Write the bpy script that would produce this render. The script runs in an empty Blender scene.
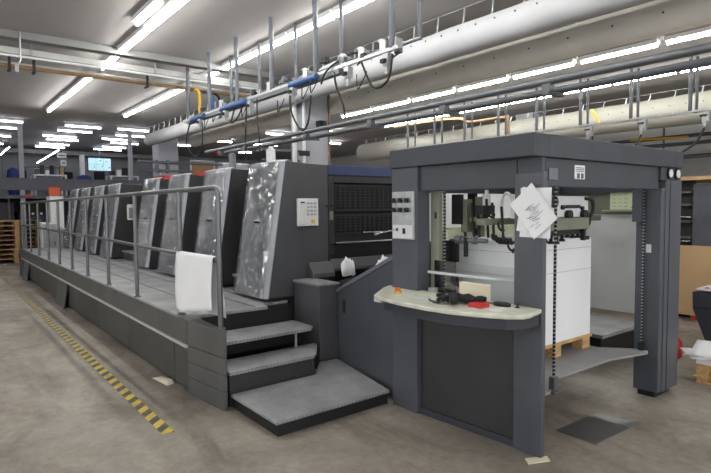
import bpy, bmesh, math, random
from mathutils import Vector, Matrix
random.seed(7)
COL = bpy.context.scene.collection
PI = math.pi

# ------------------------------------------------------------------ materials
def lin(c):
    r = []
    for v in c:
        v = v / 255.0
        r.append(v / 12.92 if v <= 0.04045 else ((v + 0.055) / 1.055) ** 2.4)
    return (r[0], r[1], r[2], 1.0)

def new_mat(name):
    m = bpy.data.materials.new(name); m.use_nodes = True
    nt = m.node_tree
    return m, nt, nt.nodes['Principled BSDF']

def mat(name, rgb, rough=0.5, metal=0.0, var=0.10, scale=6.0, bump=0.0, bscale=60.0, spec=0.5, stretch=(1, 1, 1), dark=None):
    m, nt, b = new_mat(name)
    tc = nt.nodes.new('ShaderNodeTexCoord')
    mp = nt.nodes.new('ShaderNodeMapping'); mp.inputs['Scale'].default_value = stretch
    nt.links.new(tc.outputs['Object'], mp.inputs['Vector'])
    n = nt.nodes.new('ShaderNodeTexNoise'); n.inputs['Scale'].default_value = scale; n.inputs['Detail'].default_value = 5
    nt.links.new(mp.outputs['Vector'], n.inputs['Vector'])
    cr = nt.nodes.new('ShaderNodeValToRGB')
    base = lin(rgb)
    lo = lin(dark) if dark else tuple(v * (1 - var) for v in base[:3]) + (1,)
    hi = tuple(min(1, v * (1 + var)) for v in base[:3]) + (1,)
    cr.color_ramp.elements[0].position = 0.3; cr.color_ramp.elements[0].color = lo
    cr.color_ramp.elements[1].position = 0.7; cr.color_ramp.elements[1].color = hi
    nt.links.new(n.outputs['Fac'], cr.inputs['Fac'])
    nt.links.new(cr.outputs['Color'], b.inputs['Base Color'])
    b.inputs['Roughness'].default_value = rough
    b.inputs['Metallic'].default_value = metal
    b.inputs['Specular IOR Level'].default_value = spec
    if bump:
        n2 = nt.nodes.new('ShaderNodeTexNoise'); n2.inputs['Scale'].default_value = bscale; n2.inputs['Detail'].default_value = 4
        nt.links.new(tc.outputs['Object'], n2.inputs['Vector'])
        bp = nt.nodes.new('ShaderNodeBump'); bp.inputs['Strength'].default_value = bump; bp.inputs['Distance'].default_value = 0.01
        nt.links.new(n2.outputs['Fac'], bp.inputs['Height']); nt.links.new(bp.outputs['Normal'], b.inputs['Normal'])
    return m

def emis(name, rgb, strength):
    m, nt, b = new_mat(name)
    b.inputs['Base Color'].default_value = lin(rgb)
    b.inputs['Emission Color'].default_value = lin(rgb)
    b.inputs['Emission Strength'].default_value = strength
    return m

M = {}
M['feeder'] = mat('feeder_paint', (76, 79, 87), 0.42, var=.10, scale=3, bump=.05, bscale=200)
M['feeder_dark'] = mat('feeder_header_paint', (56, 59, 68), 0.42, var=.12, scale=3, bump=.05, bscale=200)
M['panel_dark'] = mat('dark_panel_paint', (52, 52, 55), 0.45, var=.15, scale=3)
M['machine'] = mat('machine_grey', (80, 80, 84), 0.45, var=.08, scale=2.5)
M['black'] = mat('machine_black', (46, 46, 49), 0.5, var=.15, scale=4)
M['deep'] = mat('deep_black', (24, 24, 26), 0.6, var=.15, scale=4)
M['cover'] = mat('cover_grey', (158, 162, 170), 0.38, var=.06, scale=3)
M['bevel'] = mat('cover_edge', (150, 152, 155), 0.35, var=.05)
M['unitside'] = mat('unit_side', (72, 73, 77), 0.5, var=.10, scale=3, bump=.05, bscale=150)  # paler side: the light on the nearest tower put into the colour
M['blue'] = mat('press_blue', (45, 55, 95), 0.45, var=.1)
M['steel'] = mat('rail_steel', (112, 114, 116), 0.38, metal=.75, var=.12, scale=12)
M['hrod'] = mat('hanger_rod_grey', (88, 91, 98), 0.45, metal=.3, var=.08)
M['plate'] = mat('grey_green_plate', (140, 143, 130), 0.5, var=.08)
M['rod'] = mat('rod_grey', (112, 116, 124), 0.45, metal=.3, var=.08)
M['galv'] = mat('galvanised', (175, 178, 180), 0.35, metal=.7, var=.15, scale=20)
M['chrome'] = mat('chrome', (215, 217, 220), 0.2, metal=1.0, var=.05)
M['alu'] = mat('brushed_plate', (150, 150, 150), 0.38, metal=.85, var=.2, scale=5, stretch=(30, 1, 1))
M['side'] = mat('platform_side', (84, 85, 84), 0.5, var=.22, scale=1.6, bump=.04)
M['kick'] = mat('platform_kick', (66, 67, 66), 0.42, var=.3, scale=1.3, bump=.05)
M['white'] = mat('white_paint', (218, 220, 222), 0.45, var=.04)
M['paper'] = mat('paper_white', (238, 240, 244), 0.8, var=.02, scale=3)
M['offwhite'] = mat('panel_offwhite', (222, 225, 226), 0.5, var=.04)
M['cream'] = mat('console_cream', (214, 215, 200), 0.45, var=.06, scale=8, dark=(190, 192, 178))
M['eraser'] = mat('cream_block', (222, 212, 190), 0.8, var=.06)
M['green'] = mat('pale_green_metal', (196, 202, 174), 0.45, var=.10, scale=4)
M['olive'] = mat('olive_metal', (116, 121, 104), 0.5, var=.15, scale=4)
M['signgreen'] = mat('pale_sign', (228, 240, 204), 0.5, var=.03)
M['red'] = mat('red_plastic', (190, 40, 38), 0.4, var=.1)
M['orange'] = mat('orange_plastic', (214, 98, 58), 0.5, var=.08)
M['rubber'] = mat('black_rubber', (26, 26, 28), 0.65, var=.2)
M['cloth'] = mat('black_cloth', (34, 34, 37), 0.95, var=.3, scale=30, bump=.4, bscale=120)
M['ink'] = mat('pen_ink', (140, 142, 155), 0.8, var=.1)
M['yellow'] = mat('yellow_hose', (222, 178, 50), 0.45, var=.1)
M['hoseblue'] = mat('blue_hose', (40, 98, 168), 0.45, var=.1)
M['cylblue'] = mat('navy_cylinder', (58, 88, 140), 0.4, var=.1)
M['brown'] = mat('brown_pipe', (128, 100, 72), 0.6, var=.15)
M['duct'] = mat('duct_white', (176, 176, 179), 0.8, var=.05, scale=2.5, bump=.35, bscale=5)
M['duct2'] = mat('duct_beige', (236, 233, 224), 0.8, var=.06, scale=2.5, bump=.3, bscale=5)
M['liftgrey'] = mat('lift_grey', (140, 141, 142), 0.5, var=.08)
M['duct3'] = mat('duct_pale', (168, 166, 156), 0.8, var=.05, scale=2.5, bump=.3, bscale=5)
M['beam'] = mat('beam_grey', (128, 128, 128), 0.7, var=.05)
M['tray'] = mat('tray_white', (182, 182, 180), 0.6, var=.06)
M['pipe'] = mat('dark_pipe', (96, 99, 104), 0.4, metal=.4, var=.1)
M['concretecol'] = mat('column_paint', (172, 174, 182), 0.7, var=.06, scale=2)
M['wood'] = mat('pallet_wood', (196, 158, 108), 0.8, var=.25, scale=8, stretch=(1, 6, 6))
M['woodold'] = mat('pallet_wood_old', (168, 136, 98), 0.85, var=.3, scale=8, stretch=(1, 6, 6))
M['card'] = mat('plywood_tan', (190, 158, 118), 0.7, var=.06, scale=2)
M['deskblue'] = mat('blue_cover', (34, 50, 120), 0.6, var=.15)
M['mezz'] = mat('mezzanine_grey', (82, 83, 92), 0.6, var=.08)
M['fixture'] = mat('fixture_white', (205, 205, 205), 0.5, var=.03)
M['gauge'] = mat('gauge_white', (225, 228, 226), 0.3, var=.03)
M['tube'] = emis('lamp_tube', (252, 252, 247), 60.0)
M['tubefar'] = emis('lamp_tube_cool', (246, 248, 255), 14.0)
M['tubebay'] = emis('lamp_tube_bay', (250, 250, 255), 40.0)
M['screen'] = emis('screen_blue', (176, 214, 226), 0.9)
M['screenline'] = mat('screen_line', (70, 90, 110), 0.5)

def deck_mat():
    m, nt, b = new_mat('chequer_deck')
    tc = nt.nodes.new('ShaderNodeTexCoord')
    n = nt.nodes.new('ShaderNodeTexNoise'); n.inputs['Scale'].default_value = 4; n.inputs['Detail'].default_value = 6
    nt.links.new(tc.outputs['Object'], n.inputs['Vector'])
    v = nt.nodes.new('ShaderNodeTexVoronoi'); v.inputs['Scale'].default_value = 40
    mp = nt.nodes.new('ShaderNodeMapping'); mp.inputs['Rotation'].default_value = (0, 0, .785); mp.inputs['Scale'].default_value = (1, 1.8, 1)
    nt.links.new(tc.outputs['Object'], mp.inputs['Vector']); nt.links.new(mp.outputs['Vector'], v.inputs['Vector'])
    v.inputs['Randomness'].default_value = 0.15
    cr = nt.nodes.new('ShaderNodeValToRGB')
    cr.color_ramp.elements[0].color = lin((140, 142, 144)); cr.color_ramp.elements[1].color = lin((176, 178, 180))
    cr.color_ramp.elements[0].position = .3; cr.color_ramp.elements[1].position = .7
    nt.links.new(n.outputs['Fac'], cr.inputs['Fac'])
    mx = nt.nodes.new('ShaderNodeMixRGB'); mx.blend_type = 'MULTIPLY'; mx.inputs['Fac'].default_value = .6
    cr2 = nt.nodes.new('ShaderNodeValToRGB'); cr2.color_ramp.elements[0].position = 0.2; cr2.color_ramp.elements[1].position = .5
    cr2.color_ramp.elements[0].color = (1, 1, 1, 1); cr2.color_ramp.elements[1].color = (.45, .45, .45, 1)
    nt.links.new(v.outputs['Distance'], cr2.inputs['Fac'])
    nt.links.new(cr.outputs['Color'], mx.inputs['Color1']); nt.links.new(cr2.outputs['Color'], mx.inputs['Color2'])
    nt.links.new(mx.outputs['Color'], b.inputs['Base Color'])
    bp = nt.nodes.new('ShaderNodeBump'); bp.inputs['Strength'].default_value = .5; bp.inputs['Distance'].default_value = .004
    nt.links.new(cr2.outputs['Color'], bp.inputs['Height']); nt.links.new(bp.outputs['Normal'], b.inputs['Normal'])
    b.inputs['Roughness'].default_value = .5; b.inputs['Metallic'].default_value = .15
    return m
M['deck'] = deck_mat()

def floor_mat():
    m, nt, b = new_mat('worn_concrete')
    L = nt.links.new
    tc = nt.nodes.new('ShaderNodeTexCoord')
    def noise(scale, detail=6, rough=.6, dist=0.0, st=(1, 1, 1)):
        mp = nt.nodes.new('ShaderNodeMapping'); mp.inputs['Scale'].default_value = st
        L(tc.outputs['Object'], mp.inputs['Vector'])
        n = nt.nodes.new('ShaderNodeTexNoise'); n.inputs['Scale'].default_value = scale
        n.inputs['Detail'].default_value = detail; n.inputs['Roughness'].default_value = rough; n.inputs['Distortion'].default_value = dist
        L(mp.outputs['Vector'], n.inputs['Vector']); return n
    def ramp(n, a, bb, p0, p1):
        c = nt.nodes.new('ShaderNodeValToRGB')
        c.color_ramp.elements[0].position = p0; c.color_ramp.elements[1].position = p1
        c.color_ramp.elements[0].color = a; c.color_ramp.elements[1].color = bb
        L(n.outputs['Fac'], c.inputs['Fac']); return c
    base = ramp(noise(.55, 7, .62, .6), lin((130, 122, 113)), lin((172, 164, 153)), .32, .68)
    dirt = ramp(noise(1.7, 9, .7, .8, (1, .45, 1)), (.52, .50, .48, 1), (1, 1, 1, 1), .32, .56)
    fine = ramp(noise(14, 8, .75), (.74, .73, .72, 1), (1.12, 1.12, 1.12, 1), .3, .7)
    pale = ramp(noise(1.1, 8, .72, 1.2), (0, 0, 0, 1), (.5, .5, .5, 1), .56, .74)
    m1 = nt.nodes.new('ShaderNodeMixRGB'); m1.blend_type = 'MULTIPLY'; m1.inputs['Fac'].default_value = 1
    L(base.outputs['Color'], m1.inputs['Color1']); L(dirt.outputs['Color'], m1.inputs['Color2'])
    m2 = nt.nodes.new('ShaderNodeMixRGB'); m2.blend_type = 'MULTIPLY'; m2.inputs['Fac'].default_value = 1
    L(m1.outputs['Color'], m2.inputs['Color1']); L(fine.outputs['Color'], m2.inputs['Color2'])
    m3 = nt.nodes.new('ShaderNodeMixRGB'); m3.blend_type = 'MIX'
    L(pale.outputs['Color'], m3.inputs['Fac']); L(m2.outputs['Color'], m3.inputs['Color1']); m3.inputs['Color2'].default_value = lin((184, 178, 169))
    L(m3.outputs['Color'], b.inputs['Base Color'])
    r = ramp(noise(2.2, 5), (.42, .42, .42, 1), (.68, .68, .68, 1), .3, .7)
    L(r.outputs['Color'], b.inputs['Roughness'])
    bp = nt.nodes.new('ShaderNodeBump'); bp.inputs['Strength'].default_value = .15; bp.inputs['Distance'].default_value = .004
    L(fine.outputs['Color'], bp.inputs['Height']); L(bp.outputs['Normal'], b.inputs['Normal'])
    return m
M['floor'] = floor_mat()
M['ceiling'] = mat('ceiling_grey', (170, 166, 165), 0.85, var=.05, scale=.8)
M['wallfar'] = mat('far_wall_grey', (140, 141, 145), 0.85, var=.06, scale=.7)
M['wall'] = mat('wall_grey', (176, 176, 174), 0.85, var=.05, scale=.7)

def tape_mat():
    m, nt, b = new_mat('hazard_stripes')
    L = nt.links.new
    tc = nt.nodes.new('ShaderNodeTexCoord'); sp = nt.nodes.new('ShaderNodeSeparateXYZ'); L(tc.outputs['Object'], sp.inputs['Vector'])
    a = nt.nodes.new('ShaderNodeMath'); a.operation = 'MULTIPLY_ADD'; L(sp.outputs['X'], a.inputs[0]); a.inputs[1].default_value = -.9; L(sp.outputs['Y'], a.inputs[2])
    d = nt.nodes.new('ShaderNodeMath'); d.operation = 'MULTIPLY'; L(a.outputs[0], d.inputs[0]); d.inputs[1].default_value = 1 / .19
    f = nt.nodes.new('ShaderNodeMath'); f.operation = 'FRACT'; L(d.outputs[0], f.inputs[0])
    g = nt.nodes.new('ShaderNodeMath'); g.operation = 'GREATER_THAN'; L(f.outputs[0], g.inputs[0]); g.inputs[1].default_value = .5
    mx = nt.nodes.new('ShaderNodeMixRGB'); L(g.outputs[0], mx.inputs['Fac']); mx.inputs['Color1'].default_value = lin((208, 182, 62)); mx.inputs['Color2'].default_value = lin((72, 67, 58))
    n = nt.nodes.new('ShaderNodeTexNoise'); n.inputs['Scale'].default_value = 9; n.inputs['Detail'].default_value = 8; n.inputs['Roughness'].default_value = .75
    L(tc.outputs['Object'], n.inputs['Vector'])
    cr = nt.nodes.new('ShaderNodeValToRGB'); cr.color_ramp.elements[0].position = .48; cr.color_ramp.elements[1].position = .68
    cr.color_ramp.elements[1].color = (.8, .8, .8, 1)
    L(n.outputs['Fac'], cr.inputs['Fac'])
    # fades with distance from the near end (worn away further along)
    fd = nt.nodes.new('ShaderNodeMapRange'); fd.inputs['From Min'].default_value = 1; fd.inputs['From Max'].default_value = 9; fd.inputs['To Min'].default_value = 0.0; fd.inputs['To Max'].default_value = .7
    L(sp.outputs['Y'], fd.inputs['Value'])
    ad = nt.nodes.new('ShaderNodeMath'); ad.operation = 'ADD'; ad.use_clamp = True; L(cr.outputs['Color'], ad.inputs[0]); L(fd.outputs[0], ad.inputs[1])
    m2 = nt.nodes.new('ShaderNodeMixRGB'); L(ad.outputs[0], m2.inputs['Fac']); L(mx.outputs['Color'], m2.inputs['Color1']); m2.inputs['Color2'].default_value = lin((128, 120, 108))
    L(m2.outputs['Color'], b.inputs['Base Color']); b.inputs['Roughness'].default_value = .6
    return m
M['tape'] = tape_mat()

def film_mat():
    m, nt, b = new_mat('clear_plastic_film')
    L = nt.links.new
    out = [n for n in nt.nodes if n.type == 'OUTPUT_MATERIAL'][0]
    tc = nt.nodes.new('ShaderNodeTexCoord')
    mp = nt.nodes.new('ShaderNodeMapping'); mp.inputs['Scale'].default_value = (1, 1.5, .8)
    L(tc.outputs['Object'], mp.inputs['Vector'])
    n = nt.nodes.new('ShaderNodeTexNoise'); n.inputs['Scale'].default_value = 6.5; n.inputs['Detail'].default_value = 5; n.inputs['Distortion'].default_value = 1.6
    L(mp.outputs['Vector'], n.inputs['Vector'])
    v = nt.nodes.new('ShaderNodeTexVoronoi'); v.inputs['Scale'].default_value = 11; v.feature = 'DISTANCE_TO_EDGE'
    L(n.outputs['Color'], v.inputs['Vector'])
    mr = nt.nodes.new('ShaderNodeMapRange'); mr.interpolation_type = 'SMOOTHSTEP'; mr.inputs['From Min'].default_value = 0; mr.inputs['From Max'].default_value = .10
    mr.inputs['To Min'].default_value = 1; mr.inputs['To Max'].default_value = 0
    L(v.outputs['Distance'], mr.inputs['Value'])
    n3 = nt.nodes.new('ShaderNodeTexNoise'); n3.inputs['Scale'].default_value = 24; n3.inputs['Detail'].default_value = 2; L(mp.outputs['Vector'], n3.inputs['Vector'])
    mk = nt.nodes.new('ShaderNodeMath'); mk.operation = 'MULTIPLY'; L(mr.outputs[0], mk.inputs[0]); L(n3.outputs['Fac'], mk.inputs[1])
    bp = nt.nodes.new('ShaderNodeBump'); bp.inputs['Strength'].default_value = 1.0; bp.inputs['Distance'].default_value = .035
    L(mk.outputs[0], bp.inputs['Height'])
    gl = nt.nodes.new('ShaderNodeBsdfGlossy'); gl.inputs['Roughness'].default_value = .07; gl.inputs['Color'].default_value = (.95, .96, 1, 1)
    L(bp.outputs['Normal'], gl.inputs['Normal'])
    tr = nt.nodes.new('ShaderNodeBsdfTransparent')
    fr = nt.nodes.new('ShaderNodeFresnel'); fr.inputs['IOR'].default_value = 1.7; L(bp.outputs['Normal'], fr.inputs['Normal'])
    ml = nt.nodes.new('ShaderNodeMath'); ml.operation = 'MULTIPLY_ADD'; ml.use_clamp = True; L(fr.outputs[0], ml.inputs[0]); ml.inputs[1].default_value = 2.1; ml.inputs[2].default_value = .0
    mx = nt.nodes.new('ShaderNodeMixShader'); L(ml.outputs[0], mx.inputs['Fac']); L(tr.outputs[0], mx.inputs[1]); L(gl.outputs[0], mx.inputs[2])
    L(mx.outputs[0], out.inputs['Surface'])
    return m
M['film'] = film_mat()

def clear_mat():
    m, nt, b = new_mat('clear_acrylic')
    L = nt.links.new
    out = [n for n in nt.nodes if n.type == 'OUTPUT_MATERIAL'][0]
    gl = nt.nodes.new('ShaderNodeBsdfGlossy'); gl.inputs['Roughness'].default_value = .05
    tr = nt.nodes.new('ShaderNodeBsdfTransparent'); tr.inputs['Color'].default_value = (.93, .95, .95, 1)
    fr = nt.nodes.new('ShaderNodeFresnel'); fr.inputs['IOR'].default_value = 1.45
    mx = nt.nodes.new('ShaderNodeMixShader'); L(fr.outputs[0], mx.inputs['Fac']); L(tr.outputs[0], mx.inputs[1]); L(gl.outputs[0], mx.inputs[2])
    L(mx.outputs[0], out.inputs['Surface'])
    return m
M['clear'] = clear_mat()

# ------------------------------------------------------------------ mesh builder
class MB:
    def __init__(s): s.v = []; s.f = []; s.mi = []; s.sm = []; s.mats = []
    def _m(s, m):
        if m not in s.mats: s.mats.append(m)
        return s.mats.index(m)
    def add(s, vs, fs, m=None, smooth=False):
        o = len(s.v); k = s._m(m)
        s.v += [tuple(v) for v in vs]
        for f in fs: s.f.append(tuple(i + o for i in f)); s.mi.append(k); s.sm.append(smooth)
        return s
    def box(s, x0, x1, y0, y1, z0, z1, m=None):
        vs = [(x0, y0, z0), (x1, y0, z0), (x1, y1, z0), (x0, y1, z0), (x0, y0, z1), (x1, y0, z1), (x1, y1, z1), (x0, y1, z1)]
        return s.add(vs, [(3, 2, 1, 0), (4, 5, 6, 7), (0, 1, 5, 4), (1, 2, 6, 5), (2, 3, 7, 6), (3, 0, 4, 7)], m)
    def hexa(s, lo, hi, m=None):
        n = len(lo)
        fs = [tuple(range(n - 1, -1, -1)), tuple(range(n, 2 * n))] + [(i, (i + 1) % n, n + (i + 1) % n, n + i) for i in range(n)]
        return s.add(list(lo) + list(hi), fs, m)
    def prism_z(s, pts, z0, z1, m=None):
        return s.hexa([(x, y, z0) for x, y in pts], [(x, y, z1) for x, y in pts], m)
    def prism_y(s, pts, y0, y1, m=None):   # pts (x,z)
        return s.hexa([(x, y0, z) for x, z in pts], [(x, y1, z) for x, z in pts], m)
    def prism_x(s, pts, x0, x1, m=None):   # pts (y,z)
        return s.hexa([(x0, y, z) for y, z in pts], [(x1, y, z) for y, z in pts], m)
    def tube(s, pts, r, n=10, m=None, cap=True):
        P = [Vector(p) for p in pts]
        rings = []
        ref = None
        for i, p in enumerate(P):
            t = (P[min(i + 1, len(P) - 1)] - P[max(i - 1, 0)]).normalized()
            if ref is None:
                ref = Vector((0, 0, 1)) if abs(t.z) < .9 else Vector((1, 0, 0))
                ref = (ref - t * ref.dot(t)).normalized()
            else:
                ref = ref - t * ref.dot(t)
                ref = ref.normalized() if ref.length > 1e-6 else Vector((1, 0, 0))
            b = t.cross(ref)
            rr = r[i] if isinstance(r, (list, tuple)) else r
            rings.append([p + (ref * math.cos(2 * PI * k / n) + b * math.sin(2 * PI * k / n)) * rr for k in range(n)])
        vs = [v for q in rings for v in q]
        fs = []
        for i in range(len(P) - 1):
            for k in range(n):
                fs.append((i * n + k, i * n + (k + 1) % n, (i + 1) * n + (k + 1) % n, (i + 1) * n + k))
        s.add(vs, fs, m, True)
        if cap:
            s.add(rings[0], [tuple(range(n - 1, -1, -1))], m); s.add(rings[-1], [tuple(range(n))], m)
        return s
    def cyl(s, a, b, r, n=16, m=None): return s.tube([a, b], r, n, m)
    def curve(s, pts, r, n=8, m=None, sub=6):
        P = [Vector(p) for p in pts]; out = []
        for i in range(len(P) - 1):
            p0 = P[max(i - 1, 0)]; p1 = P[i]; p2 = P[i + 1]; p3 = P[min(i + 2, len(P) - 1)]
            for k in range(sub):
                t = k / sub
                out.append(.5 * ((2 * p1) + (p2 - p0) * t + (2 * p0 - 5 * p1 + 4 * p2 - p3) * t * t + (3 * p1 - p0 - 3 * p2 + p3) * t ** 3))
        out.append(P[-1])
        return s.tube(out, r, n, m)
    def build(s, name, m, parent=None, bevel=0.0, seg=2, loc=None, recalc=True):
        """one mesh object; m = default material (slot for faces with material None)"""
        me = bpy.data.meshes.new(name)
        L = Vector(loc) if loc else (parent_world(parent) if parent else Vector((0, 0, 0)))
        me.from_pydata([tuple(Vector(v) - L) for v in s.v], [], s.f)
        mats = s.mats if s.mats else []
        if not mats: me.materials.append(m)
        else:
            for q in mats: me.materials.append(q if q else m)
        for p, k, sm in zip(me.polygons, s.mi, s.sm):
            p.material_index = k; p.use_smooth = sm
        me.validate(); me.update()
        if recalc: bm = bmesh.new(); bm.from_mesh(me); bmesh.ops.recalc_face_normals(bm, faces=bm.faces); bm.to_mesh(me); bm.free()
        o = bpy.data.objects.new(name, me); COL.objects.link(o)
        if parent:
            o.parent = parent
        else: o.location = L
        if bevel:
            bv = o.modifiers.new('bevel', 'BEVEL'); bv.width = bevel; bv.segments = seg; bv.limit_method = 'ANGLE'; bv.angle_limit = .7
        return o

def parent_world(p):
    L = Vector(p.location)
    while p.parent: p = p.parent; L = L + p.location
    return L

def tag(o, label, cat, group=None, kind=None):
    o['label'] = label; o['category'] = cat
    if group: o['group'] = group
    if kind: o['kind'] = kind
    return o
def thing(name, label, cat, loc=(0, 0, 0), group=None):
    o = bpy.data.objects.new(name, None); COL.objects.link(o); o.location = loc; o.empty_display_size = .1
    return tag(o, label, cat, group)
def struct(o): o['kind'] = 'structure'; return o
def copy_tree(o, parent=None):
    c = o.copy(); COL.objects.link(c)
    if parent: c.parent = parent; c.matrix_parent_inverse = o.matrix_parent_inverse.copy()
    for ch in list(o.children): copy_tree(ch, c)
    return c
ORD = ['nearest', 'second nearest', 'third nearest', 'fourth nearest', 'fifth nearest', 'sixth nearest', 'seventh nearest', 'eighth nearest', 'ninth nearest', 'tenth nearest', 'eleventh nearest', 'twelfth nearest', 'thirteenth nearest', 'fourteenth nearest']

# ------------------------------------------------------------------ camera
cam = bpy.data.cameras.new('camera'); co = bpy.data.objects.new('camera', cam); COL.objects.link(co)
yaw, pitch, roll = math.radians(37.933), math.radians(-3.161), math.radians(-0.487)
F = Vector((math.sin(yaw) * math.cos(pitch), math.cos(yaw) * math.cos(pitch), math.sin(pitch)))
R0 = Vector((math.cos(yaw), -math.sin(yaw), 0)); U0 = R0.cross(F)
R1 = R0 * math.cos(roll) + U0 * math.sin(roll); U1 = -R0 * math.sin(roll) + U0 * math.cos(roll)
mw = Matrix((R1, U1, -F)).transposed().to_4x4(); mw.translation = (0, 0, 1.65)
co.matrix_world = mw
cam.sensor_width = 36; cam.lens = 543.094 / 711 * 36; cam.clip_start = .05; cam.clip_end = 200
bpy.context.scene.camera = co

# ------------------------------------------------------------------ room shell
CZ = 4.4
XL, XR, YN, YF = -7.0, 18.0, -6.0, 28.8
struct(MB().box(XL, XR, YN, YF, -.2, 0).build('floor', M['floor']))
struct(MB().box(XL, XR, YN, YF, CZ, CZ + .2).build('ceiling', M['ceiling']))
struct(MB().box(XL, XR, YF, YF + .2, 0, CZ).build('wall_far', M['wallfar']))
struct(MB().box(XR, XR + .2, YN, YF, 0, CZ).build('wall_right', M['wall']))
struct(MB().box(XL - .2, XL, YN, YF, 0, .9).box(XL - .2, XL, YN, YF, 3.9, CZ).box(XL - .2, XL, 14, YF, .9, 3.9).box(XL - .2, XL, YN, -5, .9, 3.9).build('wall_left', M['wall']))  # opening added on the unseen left side to let world light in
struct(MB().box(XL, XR, YN - .2, YN, 0, .3).box(XL, XR, YN - .2, YN, 4.0, CZ).box(XL, -6, YN - .2, YN, .3, 4.0).box(16, XR, YN - .2, YN, .3, 4.0).build('wall_near', M['wall']))  # wide opening added behind the camera so world light fills from the front
mb = MB()
for k in range(12): mb.box(-6 + 2 * k - .04, -6 + 2 * k + .04, YN - .12, YN - .06, .3, 4.0)
struct(mb.build('window_1', M['rod']))  # bars of the added opening behind the camera
mb = MB()
for k in range(10): mb.box(XL - .12, XL - .06, -5 + 2.1 * k - .04, -5 + 2.1 * k + .04, .9, 3.9)
struct(mb.build('window_2', M['rod']))  # bars of the added opening on the left
# ceiling cross beam, mezzanine, columns
struct(MB().box(XL, 5.6, 9.9, 10.1, CZ - .12, CZ).build('trim_1', M['beam'], bevel=.01))
struct(MB().box(XL, 9.5, 20.4, 20.6, 2.27, 2.62).box(XL, 9.5, 20.4, 28.8, 2.0, 2.1).box(XL, 9.5, 20.38, 20.62, 2.62, 2.66).build('trim_2', M['mezz']))
struct(MB().box(XL, 9.5, 27.6, 27.9, 4.1, 4.28).build('trim_3', M['beam']))
struct(MB().box(XL, 12, 26.0, 26.1, 0, 2.0).build('wall_under_mezzanine', M['mezz']))
def column(name, x0, x1, y0, y1, z0=0, z1=CZ, m='concretecol'):
    return struct(MB().box(x0, x1, y0, y1, z0, z1).build(name, M[m], bevel=.01))
column('column', 6.18, 6.78, 9.55, 10.15)
column('column', 6.45, 7.15, 19.6, 20.3)
column('column', 14.2, 14.8, 9.6, 10.2)
for cx in (2.35, 5.72):
    mb = MB().box(cx - .06, cx + .06, 20.42, 20.44, 0, CZ).box(cx - .06, cx + .06, 20.56, 20.58, 0, CZ).box(cx - .01, cx + .01, 20.42, 20.58, 0, CZ)
    struct(mb.build('steel_column', M['concretecol']))

# ------------------------------------------------------------------ lights
def ceiling_light(label, a, b, group, mt='tube', z=CZ - .10, hw=.07):
    a = Vector((a[0], a[1], z)); b = Vector((b[0], b[1], z)); c = (a + b) / 2
    t = thing('ceiling_light', label, 'ceiling light', (c.x, c.y, z), group)
    d = (b - a).normalized(); s = Vector((-d.y, d.x, 0))
    lo = [a + s * hw, b + s * hw, b - s * hw, a - s * hw]
    h = MB(); h.hexa([p + Vector((0, 0, .03)) for p in lo], [p + Vector((0, 0, .098)) for p in lo]); h.build('housing', M['fixture'], t)
    q = MB().tube([a + d * .02, b - d * .02], .024, 8); q.build('tube', M[mt], t)
    return t
def row(x, y0, y1, n, gap, name, group):
    L = (y1 - y0) / n
    for i in range(n):
        ceiling_light(f'{ORD[i]} white tube light {name}', (x, y0 + i * L + gap / 2), (x, y0 + (i + 1) * L - gap / 2), group)
row(2.67, 2.4, 9.9, 5, .05, 'in the ceiling row left of the press', 'tube lights left of the press')
for k, (a, b) in enumerate([((2.67, 10.2), (2.67, 11.2)), ((2.66, 11.9), (2.66, 14.4)), ((2.64, 14.42), (2.63, 16.9))]):
    ceiling_light(['short bright tube light just behind the ceiling beam on the left', 'nearer half of the long tube light behind the brown pipe, left', 'farther half of the long tube light behind the brown pipe, left'][k], a, b, 'tube lights left of the press')
ceiling_light('tube light doubled beside the left row, top edge of the picture', (2.45, 7.3), (2.45, 8.25), 'tube lights left of the press')
row(4.55, 2.6, 9.9, 6, .06, 'in the ceiling row above the hanging cable rail', 'tube lights above the cable rail')
for k, (a, b) in enumerate([((4.55, 10.15), (4.55, 11.0)), ((4.55, 11.7), (4.55, 14.1)), ((4.53, 14.12), (4.52, 16.6))]):
    ceiling_light(['short tube light behind the beam, above the yellow hose', 'nearer half of the far diagonal tube left of the yellow hose', 'farther half of the far diagonal tube left of the yellow hose'][k], a, b, 'tube lights above the cable rail')
row(9.7, 2.6, 13.1, 7, .12, 'in the row along the beige duct, right', 'tube lights along the beige duct')
row(12.0, 3.4, 14.2, 8, .06, 'in the row behind the hanging rods, right', 'tube lights behind the right rods')
far = [(1.25, 19.45, 2.33), (1.25, 21.05, 2.34), (3.45, 19.42, 4.55), (3.45, 20.75, 4.55), (3.25, 22.45, 4.37), (3.52, 23.5, 4.65), (3.55, 25.3, 4.65), (3.55, 26.5, 4.7),
       (1.3, 23.45, 2.41), (1.3, 26.3, 2.42), (5.2, 22.3, 6.3), (5.78, 23.4, 6.89), (5.87, 25.15, 6.86), (5.79, 26.3, 6.98), (5.0, 19.3, 6.03), (5.35, 20.9, 6.4), (7.75, 22.8, 8.87)]
colname = {1: 'left edge column', 3: 'middle column', 5: 'right column', 7: 'lone place past the white duct'}
fc = {}
for x0, y, x1 in sorted(far, key=lambda q: q[1]):
    key = 1 if x0 < 3 else 3 if x0 < 5 else 5 if x0 < 7 else 7
    i = fc.get(key, 0); fc[key] = i + 1
    ceiling_light(f'{ORD[i]} far hall cross tube in the {colname[key]}', (x0, y), (x1, y), 'cross tubes in the far hall', 'tubefar', hw=.03)
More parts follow.
